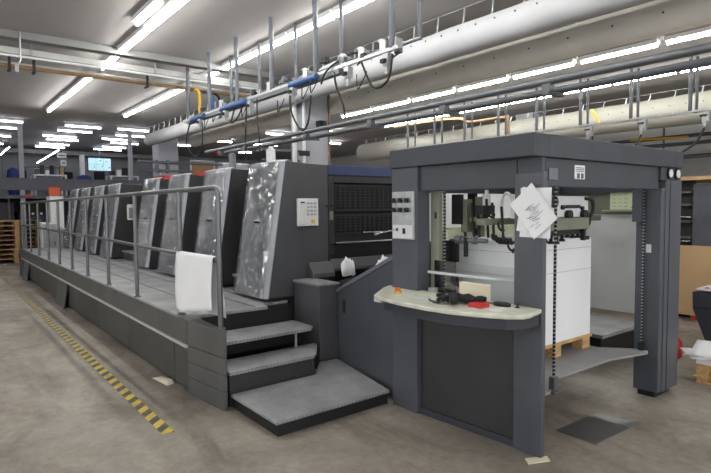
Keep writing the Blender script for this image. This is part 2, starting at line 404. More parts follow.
for j, (x0, y) in enumerate([(8.3, 14.6), (9.6, 17.5), (10.6, 15.8), (8.6, 20.6), (10.8, 20.8), (12.6, 18.6), (11.2, 24.0), (14.0, 22.0), (15.6, 17.6)]):
    ceiling_light(f'{ORD[j]} cross tube of the hall part beyond the beige duct', (x0, y), (x0 + 1.15, y), 'cross tubes beyond the beige duct', 'tubebay', hw=.03)
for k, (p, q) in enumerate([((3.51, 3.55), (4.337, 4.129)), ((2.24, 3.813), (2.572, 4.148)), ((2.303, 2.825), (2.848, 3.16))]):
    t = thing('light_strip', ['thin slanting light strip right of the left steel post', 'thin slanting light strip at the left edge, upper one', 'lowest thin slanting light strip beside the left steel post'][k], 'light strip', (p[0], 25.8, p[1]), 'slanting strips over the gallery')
    MB().cyl((p[0], 25.8, p[1]), (q[0], 25.8, q[1]), .022, 8).build('tube', M['tubefar'], t)  # glowing tube stands in for a reflection on glass panes
    for e in (p, q): MB().cyl((e[0], 25.8, e[1] + .02), (e[0], 25.8, CZ), .008, 6).build('hanger_wire', M['hrod'], t)  # wires added only to hang the reflection tubes
# unseen fill tubes added behind the camera to brighten the surfaces facing it
for i, x in enumerate((-3.0, 0.2, 4.55, 9.7)):
    for j, y in enumerate((-3.5, -.6)):
        ceiling_light(f'tube light behind the viewer, {["far left","left","right","far right"][i]} row, {["back","front"][j]} one', (x, y), (x, y + 1.8), 'tube lights behind the viewer')
for j in range(5):  # unseen aisle tubes, added for more light in the hall
    ceiling_light(f'{ORD[j]} tube light of the aisle row outside the picture left', (-1.5, 3.2 + j * 3.2), (-1.5, 5.2 + j * 3.2), 'tube lights over the aisle')

w = bpy.data.worlds.new('world'); bpy.context.scene.world = w; w.use_nodes = True
w.node_tree.nodes['Background'].inputs['Color'].default_value = (1, 1, .99, 1); w.node_tree.nodes['Background'].inputs['Strength'].default_value = 2.4

# ------------------------------------------------------------------ overhead: trays, pipes, ducts, rails
t = thing('cable_tray', 'white cable tray crossing under the ceiling behind the grey beam', 'cable tray', (0, 10.5, 4.17))
MB().box(XL, 5.6, 10.40, 10.62, 4.16, 4.18).box(XL, 5.6, 10.40, 10.42, 4.18, 4.26).box(XL, 5.6, 10.60, 10.62, 4.18, 4.26).build('tray', M['tray'], t)
for y in (10.46, 10.54): MB().cyl((XL, y, 4.21), (5.6, y, 4.21), .03, 8).build('cable', M['white'], t)
MB().cyl((XL, 10.37, 4.12), (5.6, 10.37, 4.12), .022, 8).build('conduit', M['white'], t)
for x in (-2.2, .45, 1.4, 3.4, 4.9):
    MB().box(x - .015, x + .015, 10.37, 10.40, 4.12, CZ).box(x - .015, x + .015, 10.37, 10.62, 4.13, 4.16).build('hanger', M['galv'], t)
t = thing('brown_pipe', 'brown pipe crossing under the white cable tray', 'pipe', (0, 10.7, 4.03))
MB().cyl((XL, 10.6, 4.0), (5.7, 10.6, 4.0), .035, 10).build('pipe_run', M['brown'], t)
MB().cyl((XL, 10.68, 4.06), (5.7, 10.68, 4.06), .03, 10).build('pale_conduit', M['tray'], t)
for x in (1.1, 1.45, 3.3): MB().box(x - .02, x + .02, 10.54, 10.57, 3.93, 4.16).box(x - .02, x + .02, 10.52, 10.70, 3.92, 3.95).build('bracket', M['rubber'], t)
t = thing('lamp_hook', 'pale bracket hanging from the ceiling beam, far left', 'bracket', (1.35, 9.95, 4.28))
MB().tube([(1.18, 9.88, 4.40), (1.18, 9.88, 3.95), (1.12, 9.88, 3.82)], .012, 6).box(1.10, 1.15, 9.85, 9.91, 3.76, 3.87).build('bracket_arm', M['galv'], t)

def duct(label, X, Z, r, y0, y1, m, hook_step, hooks=True, ang_dot=None, wire_z=CZ - .03):
    t = thing('air_duct', label, 'air duct', (X, y0, Z))
    mb = MB(); n = 40; pts = []; rad = []
    k = int((y1 - y0) / .5)
    for i in range(k + 1):
        y = y0 + (y1 - y0) * i / k
        pts.append((X + random.uniform(-.006, .006), y, Z + random.uniform(-.008, .008))); rad.append(r * random.uniform(.975, 1.02))
    pts.append((X, y1 + .06, Z)); rad.append(r * .9); pts.append((X, y1 + .09, Z)); rad.append(r * .6)
    mb.tube(pts, rad, 24, m)
    if ang_dot is not None:   # row of small outlet holes
        y = y0 + .2
        while y < y1 - .1:
            c = Vector((X + r * 1.0 * math.cos(ang_dot), y, Z + r * 1.0 * math.sin(ang_dot)))
            nn = Vector((math.cos(ang_dot), 0, math.sin(ang_dot)))
            mb.cyl(c, c + nn * .008, .013, 6, M['rubber'])
            y += hook_step * .62
    mb.build('duct_tube', m, t)
    if hooks:
        MB().cyl((X, y0, wire_z), (X, y1, wire_z), .008, 6).build('suspension_rail', M['galv'], t)
        y = y0 + .1; cnt = 0
        while y < y1 and cnt < 56:
            MB().tube([(X, y, wire_z), (X - .01, y + .02, Z + r * .97)], .015, 6).box(X - .03, X + .03, y + .005, y + .035, Z + r * .95, Z + r * 1.03).build('hanger_hook', M['galv'], t)
            y += hook_step; cnt += 1
    return t
duct('white fabric air duct running above the cable rail', 5.9, 3.944, .204, -5.8, 18.8, M['duct'], .49, ang_dot=math.radians(160))
duct('beige air duct close behind the white duct', 7.1, 3.92, .215, -5.8, 17.9, M['duct2'], .98, ang_dot=math.radians(185))
duct('pale air duct far right, behind the hanging rods', 13.3, 3.73, .34, -5.8, 16.5, M['duct3'], .55, ang_dot=math.radians(165), wire_z=4.2)

# paired grey pipes with clamps
t = thing('pipe_pair', 'two parallel grey pipes on brackets running above the feeder', 'pipes', (5.3, 8, 2.9))
MB().curve([(5.3, -5.8, 2.98), (5.3, 1.2, 2.98), (5.3, 8, 2.98), (5.3, 12.3, 2.99), (5.3, 12.42, 2.99)], .042, 12, sub=3).build('upper_pipe', M['pipe'], t)
MB().curve([(5.5, -5.8, 2.91), (5.5, 1.2, 2.91), (5.5, 8, 2.91), (5.5, 12.3, 2.94)], .042, 12, sub=3).build('lower_pipe', M['pipe'], t)
MB().cyl((5.3, 12.35, 2.98), (5.5, 12.3, 2.93), .04, 10).build('end_elbow', M['red'], t)
for y in (3.4, 4.9, 6.4, 8.2, 10.6, 11.8):
    MB().box(5.24, 5.56, y - .04, y + .04, 2.84, 2.865).box(5.26, 5.34, y - .05, y + .05, 2.865, 2.95).box(5.46, 5.54, y - .05, y + .05, 2.85, 2.88).build('clamp', M['pipe'], t)
MB().box(5.3, 6.2, 9.8, 9.86, 2.80, 2.84).box(5.3, 6.2, 9.8, 9.86, 2.60, 2.63).build('column_bracket', M['rod'], t)

def hanging_rail(label, XA, XB, Z, ys, y0, y1, detail, dz=.16):
    t = thing('hanging_rail', label, 'overhead rail', (XA, y0, Z))
    MB().box(XA - .02, XA + .02, y0, y1, Z - .03, Z + .01).box(XB - .02, XB + .02, y0 + .35, y1, Z + dz, Z + dz + .04).build('rail', M['galv'], t)
    for y in ys:
        MB().cyl((XA, y, Z), (XA, y, CZ), .034, 12).build('hanger_rod', M['hrod'], t)
        MB().cyl((XB, y, Z + dz), (XB, y, CZ), .026, 12).build('hanger_rod', M['hrod'], t)
        MB().tube([(XA, y, Z), (XB, y, Z + dz + .02)], .022, 6).build('cross_bar', M['rubber'] if detail == 2 else M['rod'], t)
    return t
t = hanging_rail('cable rail on ceiling rods with looped black hoses above the press', 4.0, 4.42, 3.36, (4.46, 5.94, 7.09, 8.24, 9.33, 10.35), 4.35, 10.6, 1)
MB().box(3.97, 4.06, 5.4, 10.4, 3.27, 3.33).build('lower_channel', M['pipe'], t)
for y0, y1 in ((5.85, 6.5), (7.85, 8.75), (9.5, 10.1)):
    MB().cyl((3.955, y0, 3.315), (3.955, y1, 3.315), .045, 10).build('blue_cylinder', M['cylblue'], t)
for y in (4.5, 5.2, 6.45, 7.7, 8.6, 9.7):
    MB().box(3.93, 4.0, y - .045, y + .045, 3.17, 3.30).box(3.945, 3.985, y - .02, y + .02, 3.08, 3.17).box(3.90, 3.93, y - .02, y + .05, 3.2, 3.24, M['rubber']).build('trolley_box', M['galv'], t)
loops = [((3.97, 4.42, 3.28), (3.97, 4.5, 3.02), (3.97, 4.75, 2.99), (3.97, 4.95, 3.3)),
         ((3.97, 5.5, 3.3), (3.95, 5.42, 3.1), (3.95, 5.3, 2.9), (3.95, 5.25, 2.72)),
         ((3.97, 6.5, 3.4), (3.92, 6.45, 3.0), (3.92, 6.2, 2.68), (3.94, 6.05, 2.75), (3.96, 6.0, 3.1)),
         ((3.97, 7.5, 3.3), (3.94, 7.45, 3.0), (3.94, 7.4, 2.75), (3.94, 7.38, 2.5)),
         ((3.97, 7.85, 3.25), (3.94, 7.83, 2.9), (3.94, 7.85, 2.4)),
         ((3.97, 8.2, 3.35), (3.94, 8.35, 3.05), (3.94, 8.1, 3.1), (3.97, 7.95, 3.3)),
         ((3.97, 10.2, 3.3), (3.92, 10.3, 2.9), (3.92, 9.9, 2.62), (3.92, 9.55, 2.75), (3.96, 9.6, 3.2)),
         ((4.4, 5.0, 3.5), (4.1, 5.3, 3.5), (3.95, 5.6, 3.35), (3.95, 5.75, 3.2))]
for l in loops: MB().curve(l, .013, 6).build('cable_loop', M['rubber'], t)
rnd = random.Random(21)
for k in range(1, 26):
    y = 4.45 + k * .23 + rnd.uniform(-.07, .07); x = rnd.choice((3.93, 4.0, 4.1, 4.25)); z = 3.36 + rnd.uniform(-.08, .08); q = rnd.uniform(.02, .04)
    if k % 3: MB().box(x - q, x + q, y - q * 1.3, y + q * 1.3, z, z + q * 2).cyl((x, y, z), (x, y + .12, z + rnd.uniform(-.06, .06)), q * .45, 6).build('fitting', M[rnd.choice(('galv', 'machine', 'rubber', 'hrod'))], t)
    else: MB().curve([(x, y, z), (x - .05, y + .06, z - .16), (x - .04, y + .14, z - .18), (x, y + .2, z)], .008, 6).build('thin_cable', M['rubber'], t)
for dx, dz in ((.06, .05), (.14, .08), (.22, .10)): MB().cyl((4.0 + dx, 4.5, 3.36 + dz), (4.0 + dx, 10.3, 3.36 + dz), .014, 6).build('air_line', M['galv'] if dx > .1 else M['pipe'], t)
MB().tube([(4.42, 6.9, 3.55), (4.0, 7.8, 3.36)], .03, 8).tube([(4.42, 6.0, 3.6), (4.42, 7.2, 3.52)], .03, 8).build('air_pipe', M['galv'], t)
for y in (4.45, 4.62, 5.0, 5.35, 6.2, 7.2, 8.9):
    MB().box(4.0, 4.1, y - .05, y + .05, 3.36, 3.46).cyl((4.05, y, 3.46), (4.05, y + .1, 3.5), .03, 8).build('fitting', M['galv'], t)
hy = [((4.15, 10.65, 3.97), (4.22, 10.6, 3.99), (4.28, 10.5, 3.9), (4.28, 10.45, 3.35)), ((4.42, 10.65, 3.97), (4.49, 10.6, 3.98), (4.55, 10.5, 3.88), (4.55, 10.45, 3.5)), ((4.58, 10.65, 3.97), (4.65, 10.6, 3.97), (4.70, 10.5, 3.86), (4.70, 10.45, 3.5))]
for k, (l, m) in enumerate(zip(hy, ('yellow', 'hoseblue', 'rubber'))):
    tag(MB().curve(l, .035 if k == 0 else .028, 8).build('supply_hose', M[m], loc=l[0]), ['yellow hose bending down from brown pipe to the cable rail', 'blue hose bending down beside the yellow hose', 'black hose bending down right of the blue hose'][k], 'hose', 'hoses at the rail end')

t = hanging_rail('long second rail on ceiling rods behind the feeder, right', 11.15, 11.45, 3.36, [3.12 + 1.08 * i for i in range(9)], 2.0, 12.3, 2, 0)
for y in (3.9, 5.0, 6.1, 8.2):
    MB().box(11.04, 11.12, y - .06, y + .06, 3.10, 3.3).box(11.0, 11.04, y - .03, y + .03, 3.03, 3.14).box(11.02, 11.1, y - .02, y + .09, 3.22, 3.25, M['rubber']).build('trolley_box', M['galv'], t)
for y in (3.9, 5.0): MB().curve([(11.0, y, 3.0), (10.9, y + .15, 2.7), (10.6, y + .5, 2.45), (10.4, y + .8, 2.3)], .02, 6).build('cable_loop', M['rubber'], t)
t = thing('yellow_pipe', 'brown pipe bending down above the feeder, background', 'pipe', (12.2, 9, 4))
MB().curve([(12.2, 13.5, 4.28), (12.2, 11.88, 4.25), (12.2, 10.7, 4.17), (12.2, 10.3, 4.02), (12.2, 9.15, 4.0), (12.2, 9.02, 3.9), (12.2, 9.0, 2.9)], .045, 8).build('pipe_run', M['brown'], t)
MB().tube([(12.2, 6.68, 3.86), (12.2, 6.48, 3.5)], .03, 8).build('yellow_strap', M['yellow'], t)
# right far pipes and racks above second press
t = thing('pipe_rack', 'grey pipes and brackets at the far right above the dark machine', 'pipes', (15.5, 4, 2.9))
for k, z in enumerate((2.86, 3.22, 3.44)):
    MB().cyl((15.4 + .2 * k, 1.5, z), (15.4 + .2 * k, 13, z), .05, 10).build('pipe_run', M['pipe'], t)
for y in (3.5, 5.0, 6.5, 8.5, 10.5):
    MB().box(15.35, 15.9, y - .03, y + .03, 2.76, 2.80).box(15.58, 15.62, y - .02, y + .02, 2.76, CZ - .01).build('bracket', M['rod'], t)
for k, (y, z) in enumerate([(5.6, 3.3), (7.2, 3.2)]):
    MB().cyl((14.8, y, z), (14.8, y + 1.4, z + .05), .03, 8).build('yellow_bar', M['yellow'], t)

# ------------------------------------------------------------------ printing units (towers)
unit_y = [4.95, 6.25, 7.6, 8.88, 11.2, 12.45, 13.75, 15.05]
nexty = unit_y[1:] + [16.2]
unit_word = ['nearest plastic-wrapped grey press tower beside the stairs, wall panel on its side',
             'second nearest wrapped press tower, behind the draped white sheet',
             'third nearest wrapped press tower along the walkway',
             'fourth nearest wrapped press tower, just before the wide black gap',
             'fifth nearest wrapped press tower, right after the wide black gap',
             'sixth nearest wrapped press tower along the walkway',
             'second farthest wrapped press tower along the walkway',
             'farthest wrapped press tower at the walkway end']
def loft(mb, lo, hi, m): return mb.hexa(lo, hi, m)
for i, (y0, yn) in enumerate(zip(unit_y, nexty)):
    t = thing('printing_unit', unit_word[i], 'printing press tower', (2.9, y0, 0), 'wrapped towers of the printing press')
    y1 = y0 + .72
    zb, zt = .70, 2.13
    def outl(xf, z): return [(xf, y0 + .075, z), (xf + .03, y0, z), (xf + .045, y0, z), (xf + .045, y1, z), (xf + .03, y1, z), (xf, y1 - .04, z)]
    mb = MB()
    mb.hexa(outl(2.67, zb + .0), outl(2.895, zt)); mb.hexa(outl(2.895, zt), outl(2.94, zt + .02))
    o = mb.build('front_cover', M['cover'], t, bevel=.006)
    # clear film in front of the cover
    rf = random.Random(40 + i); mb = MB(); nu, nv = 11, 30; vs = []; fs = []
    for b in range(nv + 1):
        for a in range(nu + 1):
            z = zb + (zt - zb + .005) * b / nv + rf.uniform(-.012, .012) * (0 < b < nv); y = y0 + .055 + (.72 - .06) * a / nu + rf.uniform(-.015, .015) * (0 < a < nu)
            x = 2.67 + .225 * (z - zb) / (zt - zb) - .010 - rf.random() ** 3 * (.016 if 0 < a < nu else .003)
            if a == 0: x += .012
            vs.append((x, y, z))
    for b in range(nv):
        for a in range(nu):
            q = b * (nu + 1) + a
            if rf.random() < .5: fs += [(q, q + nu + 2, q + 1), (q, q + nu + 1, q + nu + 2)]
            else: fs += [(q, q + nu + 1, q + 1), (q + 1, q + nu + 1, q + nu + 2)]
    mb.add(vs, fs, None, rf.random() < 0); mb.build('plastic_wrap', M['film'], t, recalc=False)
    MB().box(2.775, 2.80, y0 + .30, y0 + .42, 1.478, 1.498).build('cover_latch', M['rubber'], t)
    # body behind the cover
    mb = MB(); mb.prism_y([(2.71, .70), (2.94, 2.13), (3.48, 2.11), (3.48, .70)], y0 + .006, y1 - .01)
    mb.build('side_body', M['unitside'] if i == 0 else M['black'], t, bevel=.008)  # nearest side takes the paler copy, its lighting is in the colour
    mb = MB(); mb.prism_y([(2.80, .645), (2.72, .695), (3.48, .695), (3.48, .645)], y0 + .03, y1 - .03); mb.build('kick_base', M['deep'], t)
    mb = MB(); mb.box(2.97, 4.9, y0, yn, 0, .66).box(3.5, 4.9, y0 + (.8 if i == 0 else .02), yn, .66, 1.98); mb.build('machine_bed', M['deep'], t)
    mb = MB(); mb.box(2.93, 3.50, y1 + .0, yn - .02, .66, .80); mb.build('footwell_riser', M['black'], t)
    mb = MB(); mb.box(2.91, 3.50, y1 + .0, yn - .02, .80, .83); mb.build('footwell_tread', M['deck'], t)
    if i == 0:
        # small control panel on the near side
        f = MB().box(3.068, 3.325, y0 - .03, y0 + .006, 1.445, 1.74).build('wall_panel', M['offwhite'], t, bevel=.006)
        MB().box(3.085, 3.145, y0 - .045, y0 - .03, 1.46, 1.72).build('handset', M['white'], f, bevel=.012)
        mb = MB()
        for a in range(3):
            for b in range(4): mb.box(3.18 + a * .045, 3.205 + a * .045, y0 - .036, y0 - .03, 1.56 + b * .04, 1.578 + b * .04)
        mb.build('key', M['galv'], f)
        MB().box(3.235, 3.275, y0 - .037, y0 - .03, 1.475, 1.515).build('yellow_key', M['yellow'], f)
        MB().box(3.09, 3.14, y0 - .048, y0 - .045, 1.69, 1.705).build('speaker_slot', M['rubber'], f)
        mb = MB().prism_x([(y0, .88), (y0 - .10, .88), (y0 - .10, .93), (y0 - .02, 1.045), (y0, 1.045)], 3.20, 3.49); mb.build('sloped_keypad', M['machine'], t, bevel=.006)
        MB().cyl((3.455, y0, 1.66), (3.455, y0 - .01, 1.66), .01, 8).build('bolt', M['rubber'], t)
    if i == 4:
        f = MB().box(3.03, 3.17, y0 - .04, y0 + .006, 1.42, 1.73).build('wall_panel', M['offwhite'], t, bevel=.02)
        MB().box(3.06, 3.14, y0 - .046, y0 - .04, 1.46, 1.66).build('panel_window', M['galv'], f)
    if i in (3, 5, 6):
        MB().box(2.74, 2.75, y0 + .22, y0 + .27, 1.14, 1.22).build('sticker', M['eraser'], t)
    if i in (2, 3):
        pass
t = thing('ink_canister', 'white translucent canister standing on top of the nearest press tower', 'canister', (3.02, 5.4, 2.12))
MB().cyl((3.03, 5.42, 2.12), (3.03, 5.42, 2.30), .05, 16).cyl((3.03, 5.42, 2.30), (3.03, 5.42, 2.33), .025, 12).build('bottle', M['white'], t)
MB().cyl((3.03, 5.42, 2.15), (3.03, 5.42, 2.27), .052, 16).build('label_band', M['offwhite'], t)
t = thing('grey_post', 'grey rounded post standing on top of the second nearest tower', 'post', (3.12, 6.6, 2.12))
MB().cyl((3.12, 6.6, 2.12), (3.12, 6.6, 2.36), .045, 12).box(3.06, 3.18, 6.54, 6.66, 2.12, 2.15).build('post_body', M['rod'], t)
t = thing('red_tray', 'red plastic tray lying on top of the fourth nearest tower', 'tray', (3.2, 9.2, 2.12))
MB().box(3.02, 3.34, 9.0, 9.5, 2.12, 2.15).box(3.02, 3.34, 9.0, 9.02, 2.15, 2.19).box(3.02, 3.04, 9.0, 9.5, 2.15, 2.19).box(3.32, 3.34, 9.0, 9.5, 2.15, 2.19).box(3.02, 3.34, 9.48, 9.5, 2.15, 2.19).build('tray_body', M['red'], t)
t = thing('red_tray', 'small red box on top of the third nearest tower', 'tray', (3.25, 8.0, 2.11))
MB().box(3.16, 3.36, 7.8, 8.05, 2.12, 2.15).box(3.18, 3.34, 7.82, 8.03, 2.15, 2.18).build('tray_body', M['red'], t)

# infeed unit with black guards
t = thing('infeed_guard', 'black guarded press section with blue top between tower and feeder', 'printing press section', (4.2, 5.3, 0))
MB().box(3.5, 4.88, 5.06, 5.74, .66, 1.99).build('housing', M['deep'], t)
MB().box(3.49, 4.9, 4.97, 5.74, 2.0, 2.115).build('blue_top', M['blue'], t, bevel=.01)
MB().box(3.5, 3.58, 4.98, 5.06, 0.66, 2.0).box(4.80, 4.88, 4.98, 5.06, .66, 2.0).box(3.58, 4.80, 4.98, 5.06, 1.92, 2.0).build('frame', M['black'], t, bevel=.006)
for (z0, z1) in ((1.60, 1.90), (1.33, 1.56)):
    mb = MB()
    mb.box(3.60, 4.78, 5.0, 5.015, z0, z0 + .02).box(3.60, 4.78, 5.0, 5.015, z1 - .02, z1)
    z = z0 + .05
    while z < z1 - .03: mb.box(3.60, 4.78, 5.0, 5.008, z, z + .010); z += .034
    for k in range(17): mb.box(3.60 + k * .073, 3.612 + k * .073, 4.998, 5.01, z0, z1)
    mb.build('guard_grill', M['black'], t)
MB().cyl((3.60, 4.985, 1.235), (4.78, 4.985, 1.235), .016, 10).build('chrome_bar', M['chrome'], t)
MB().cyl((4.0, 4.99, 1.345), (4.78, 4.99, 1.345), .010, 8).build('thin_bar', M['chrome'], t)
MB().box(3.58, 4.80, 4.985, 5.0, 1.24, 1.32).box(3.58, 4.80, 4.985, 5.02, .98, 1.21).build('lower_panel', M['deep'], t)
MB().box(3.515, 3.56, 4.972, 4.98, 1.50, 1.60).build('warning_label', M['olive'], t)
for z in (1.66, 1.22, 1.1): MB().cyl((3.54, 4.98, z), (3.54, 4.965, z), .012, 8).build('latch', M['rubber'], t)
MB().prism_x([(4.98, .93), (4.90, .93), (4.90, .96), (4.96, 1.06), (4.98, 1.06)], 3.5, 4.88).build('toe_bar', M['machine'], t)

# feed board (sloped) with side panel
t = thing('feed_board', 'sloping grey feed table side between pedestal and feeder', 'feed table', (3.1, 3.9, 0))
def sk(y): return 3.02 + (3.20 - 3.02) * (y - 3.36) / (4.40 - 3.36)
prof = [(3.37, .02), (4.40, .02), (4.40, .80), (4.36, .83), (3.37, 1.205)]
MB().hexa([(sk(y), y, z) for y, z in prof], [(sk(y) + .05, y, z) for y, z in prof]).build('side_panel', M['feeder'], t, bevel=.004)
prof = [(4.42, .785), (4.42, .825), (3.36, 1.245), (3.36, 1.205)]
MB().hexa([(sk(y) - .012, y, z) for y, z in prof], [(sk(y) + .14, y, z) for y, z in prof]).build('top_flange', M['rod'], t, bevel=.004)
MB().prism_x([(4.88, .74), (4.88, .78), (3.36, 1.20), (3.36, 1.16)], 3.30, 4.85).build('board', M['panel_dark'], t)
MB().hexa([(sk(4.24) - .003, 4.24, .60), (sk(4.30) - .003, 4.30, .60), (sk(4.30) + .003, 4.30, .60), (sk(4.24) + .003, 4.24, .60)], [(sk(4.24) - .003, 4.24, .73), (sk(4.30) - .003, 4.30, .73), (sk(4.30) + .003, 4.30, .73), (sk(4.24) + .003, 4.24, .73)]).build('handle_slot', M['deep'], t)
def scrap(label, x0, x1, y, z0, z1, seed):
    rnd = random.Random(seed); n = 12; up = []; dn = []
    for k in range(n + 1):
        x = x0 + (x1 - x0) * k / n
        up.append((x, y + .03 + rnd.uniform(-.01, .01), z1 - (.02 + [.09, .085, .05, .055, .02, .0, .03, .015, .035, .03, .06, .05, .07][k] * (.8 if seed == 3 else 1) + rnd.uniform(0, .012))))
        dn.append((x, y + rnd.uniform(-.01, .01), z0 + rnd.uniform(-.005, .01)))
    mid = [((a[0] + b[0]) / 2, (a[1] + b[1]) / 2 + rnd.uniform(-.012, .012), (a[2] + b[2]) / 2) for a, b in zip(up, dn)]
    vs = up + mid + dn; fs = []
    for r in range(2):
        for k in range(n): q = r * (n + 1) + k; fs.append((q, q + 1, q + n + 2, q + n + 1))
    o = MB().add(vs, fs, None, True).build('torn_paper', M['paper'], loc=((x0 + x1) / 2, y, z0))
    s = o.modifiers.new('s', 'SOLIDIFY'); s.thickness = .002
    return tag(o, label, 'paper', 'torn sheets on the feed table')
scrap('torn white paper standing on the feed table beside the pedestal', 3.345, 3.52, 4.52, .92, 1.15, 3)
scrap('torn white paper on the feed table close to the feeder pillar', 3.62, 3.86, 4.28, .98, 1.17, 8)

# pedestal
t = thing('control_pedestal', 'grey box pedestal at the foot of the nearest tower', 'pedestal', (3.12, 4.68, 0))
MB().box(3.005, 3.25, 4.45, 4.935, 0, .855).build('pedestal_body', M['machine'], t, bevel=.008)
MB().box(2.995, 3.26, 4.44, 4.94, .855, .88).build('pedestal_top', M['deck'], t, bevel=.008)

# ------------------------------------------------------------------ walkway platform
t = thing('walkway_platform', 'long raised grey walkway along the wrapped press towers', 'platform', (2.3, 10, 0))
mb = MB(); mb.prism_z([(1.76, 4.66), (1.87, 4.66), (1.90, 4.82), (2.62, 4.80), (2.66, 4.97), (2.95, 4.97), (2.95, 15.9), (1.76, 15.9)], .63, .66); mb.build('deck', M['deck'], t, bevel=.004)
for x in (2.13, 2.50, 2.72): MB().box(x - .006, x + .006, 4.85, 15.88, .6602, .664).build('deck_seam', M['machine'], t)
mb = MB().box(1.90, 2.93, 5.0, 15.85, 0.0, .63).box(1.92, 2.96, 4.93, 5.0, 0, .628); mb.build('substructure', M['deep'], t)
mb = MB()
ys = [4.66, 5.4, 7.2, 9.0, 10.8, 12.6, 14.4, 15.9]
for a, b in zip(ys[:-1], ys[1:]): mb.box(1.735, 1.76, a + .004, b - .004, .44, .655)
mb.build('fascia_band', M['side'], t, bevel=.003)
MB().box(1.722, 1.76, 4.66, 15.86, .412, .440).build('trim_strip', M['tray'], t)
ks = [4.66, 5.02, 6.5, 8.0, 9.3, 10.6, 11.9, 13.2, 14.5, 15.86]
for a, b in zip(ks[:-1], ks[1:]): MB().box(1.745, 1.765, a + .006, b - .006, .03, .415).build('kick_panel', M['kick'], t, bevel=.003)
MB().box(1.70, 1.78, 15.86, 15.96, 0, .68).build('end_post', M['side'], t)
for k, (za, zb2) in enumerate([(.0, .155), (.16, .29), (.295, .43), (.435, .66)]):
    MB().prism_z([(1.735, 4.655), (1.805, 4.06), (1.838, 4.06), (1.86, 4.655)], za, zb2).build('end_block', M['side'], t, bevel=.006)
# loose panel leaning on the kick panels
p = thing('cover_plate', 'grey cover panel leaning out against the walkway side', 'panel', (1.70, 10.35, 0))
MB().hexa([(1.655, 10.0, 0.0), (1.675, 10.0, 0.0), (1.675, 10.75, 0.0), (1.655, 10.75, 0.0)], [(1.722, 10.0, .41), (1.742, 10.0, .41), (1.742, 10.75, .41), (1.722, 10.75, .41)]).build('panel_sheet', M['side'], p, bevel=.003)
p = thing('cover_plate', 'far pale cover panel leaning at the walkway end', 'panel', (1.70, 14.9, 0))
MB().hexa([(1.655, 14.5, 0.0), (1.675, 14.5, 0.0), (1.675, 15.2, 0.0), (1.655, 15.2, 0.0)], [(1.722, 14.5, .41), (1.742, 14.5, .41), (1.742, 15.2, .41), (1.722, 15.2, .41)]).build('panel_sheet', M['rod'], p, bevel=.003)

# stairs
t = thing('stairs', 'three grey chequer plate steps up to the walkway', 'stairs', (2.3, 4.5, 0))
MB().prism_z([(1.87, 4.38), (2.86, 4.38), (2.92, 4.44), (2.92, 4.80), (1.87, 4.80)], .45, .48).build('tread', M['deck'], t, bevel=.004)
MB().prism_z([(1.87, 4.09), (2.70, 4.09), (2.78, 4.17), (2.95, 4.42), (2.95, 4.47), (1.87, 4.47)], .27, .30).build('tread', M['deck'], t, bevel=.004)
MB().prism_z([(1.88, 4.12), (2.70, 4.12), (2.76, 4.18), (2.90, 4.42), (1.88, 4.42)], .0, .27).build('riser', M['panel_dark'], t)
MB().box(1.88, 2.9, 4.62, 4.64, .30, .45).build('riser', M['deep'], t)
MB().box(1.88, 2.9, 4.84, 4.86, .30, .63).build('riser', M['deep'], t)
MB().cyl((2.72, 4.44, .30), (2.72, 4.44, .46), .014, 8).build('support_post', M['galv'], t)
t = thing('foot_platform', 'low chequer plate platform in front of the stairs', 'platform', (2.4, 3.8, 0))
pl = [(1.875, 3.345), (2.96, 3.345), (3.18, 4.40), (2.96, 4.40), (2.80, 4.21), (2.73, 4.10), (1.875, 4.10)]
mb = MB().prism_z(pl, .09, .12); mb.build('top_plate', M['deck'], t, bevel=.012, seg=3)
MB().prism_z([(1.90, 3.365), (2.95, 3.365), (3.17, 4.39), (2.96, 4.39), (2.80, 4.19), (2.72, 4.09), (1.90, 4.09)], 0, .09).build('base_frame', M['deep'], t)

# guard rail
t = thing('guard_rail', 'grey tube guard rail along the walkway edge', 'railing', (1.8, 10, .66))
def rx(y): return 1.83 if y < 4.3 else 1.83 - .05 * min(1, (y - 4.3) / 1.0)
MB().curve([(1.82, 4.13, 1.74), (1.82, 4.133, 1.78), (1.82, 4.15, 1.802), (1.82, 4.19, 1.81), (1.815, 4.4, 1.81), (1.80, 5.2, 1.81), (1.785, 6.5, 1.808), (1.78, 9, 1.805), (1.78, 15.95, 1.80)], .022, 12, sub=3).build('top_rail', M['steel'], t)
MB().tube([(1.82, 4.14, 1.22), (1.80, 5.2, 1.228), (1.78, 8, 1.255), (1.78, 15.95, 1.25)], .019, 12).build('mid_rail', M['steel'], t)
for k, y in enumerate((4.13, 4.95, 6.28, 7.52, 8.72, 9.85, 10.95, 12.1, 13.3, 14.5, 15.93)):
    x = 1.82 if k == 0 else 1.80 if k == 1 else 1.785
    pst = MB().cyl((x, y, .655), (x, y, 1.80 if k else 1.75), .022, 12).build('post', M['steel'], t)
    MB().box(x - .03, x + .03, y - .03, y + .03, .655, .672).build('base_plate', M['steel'], pst)

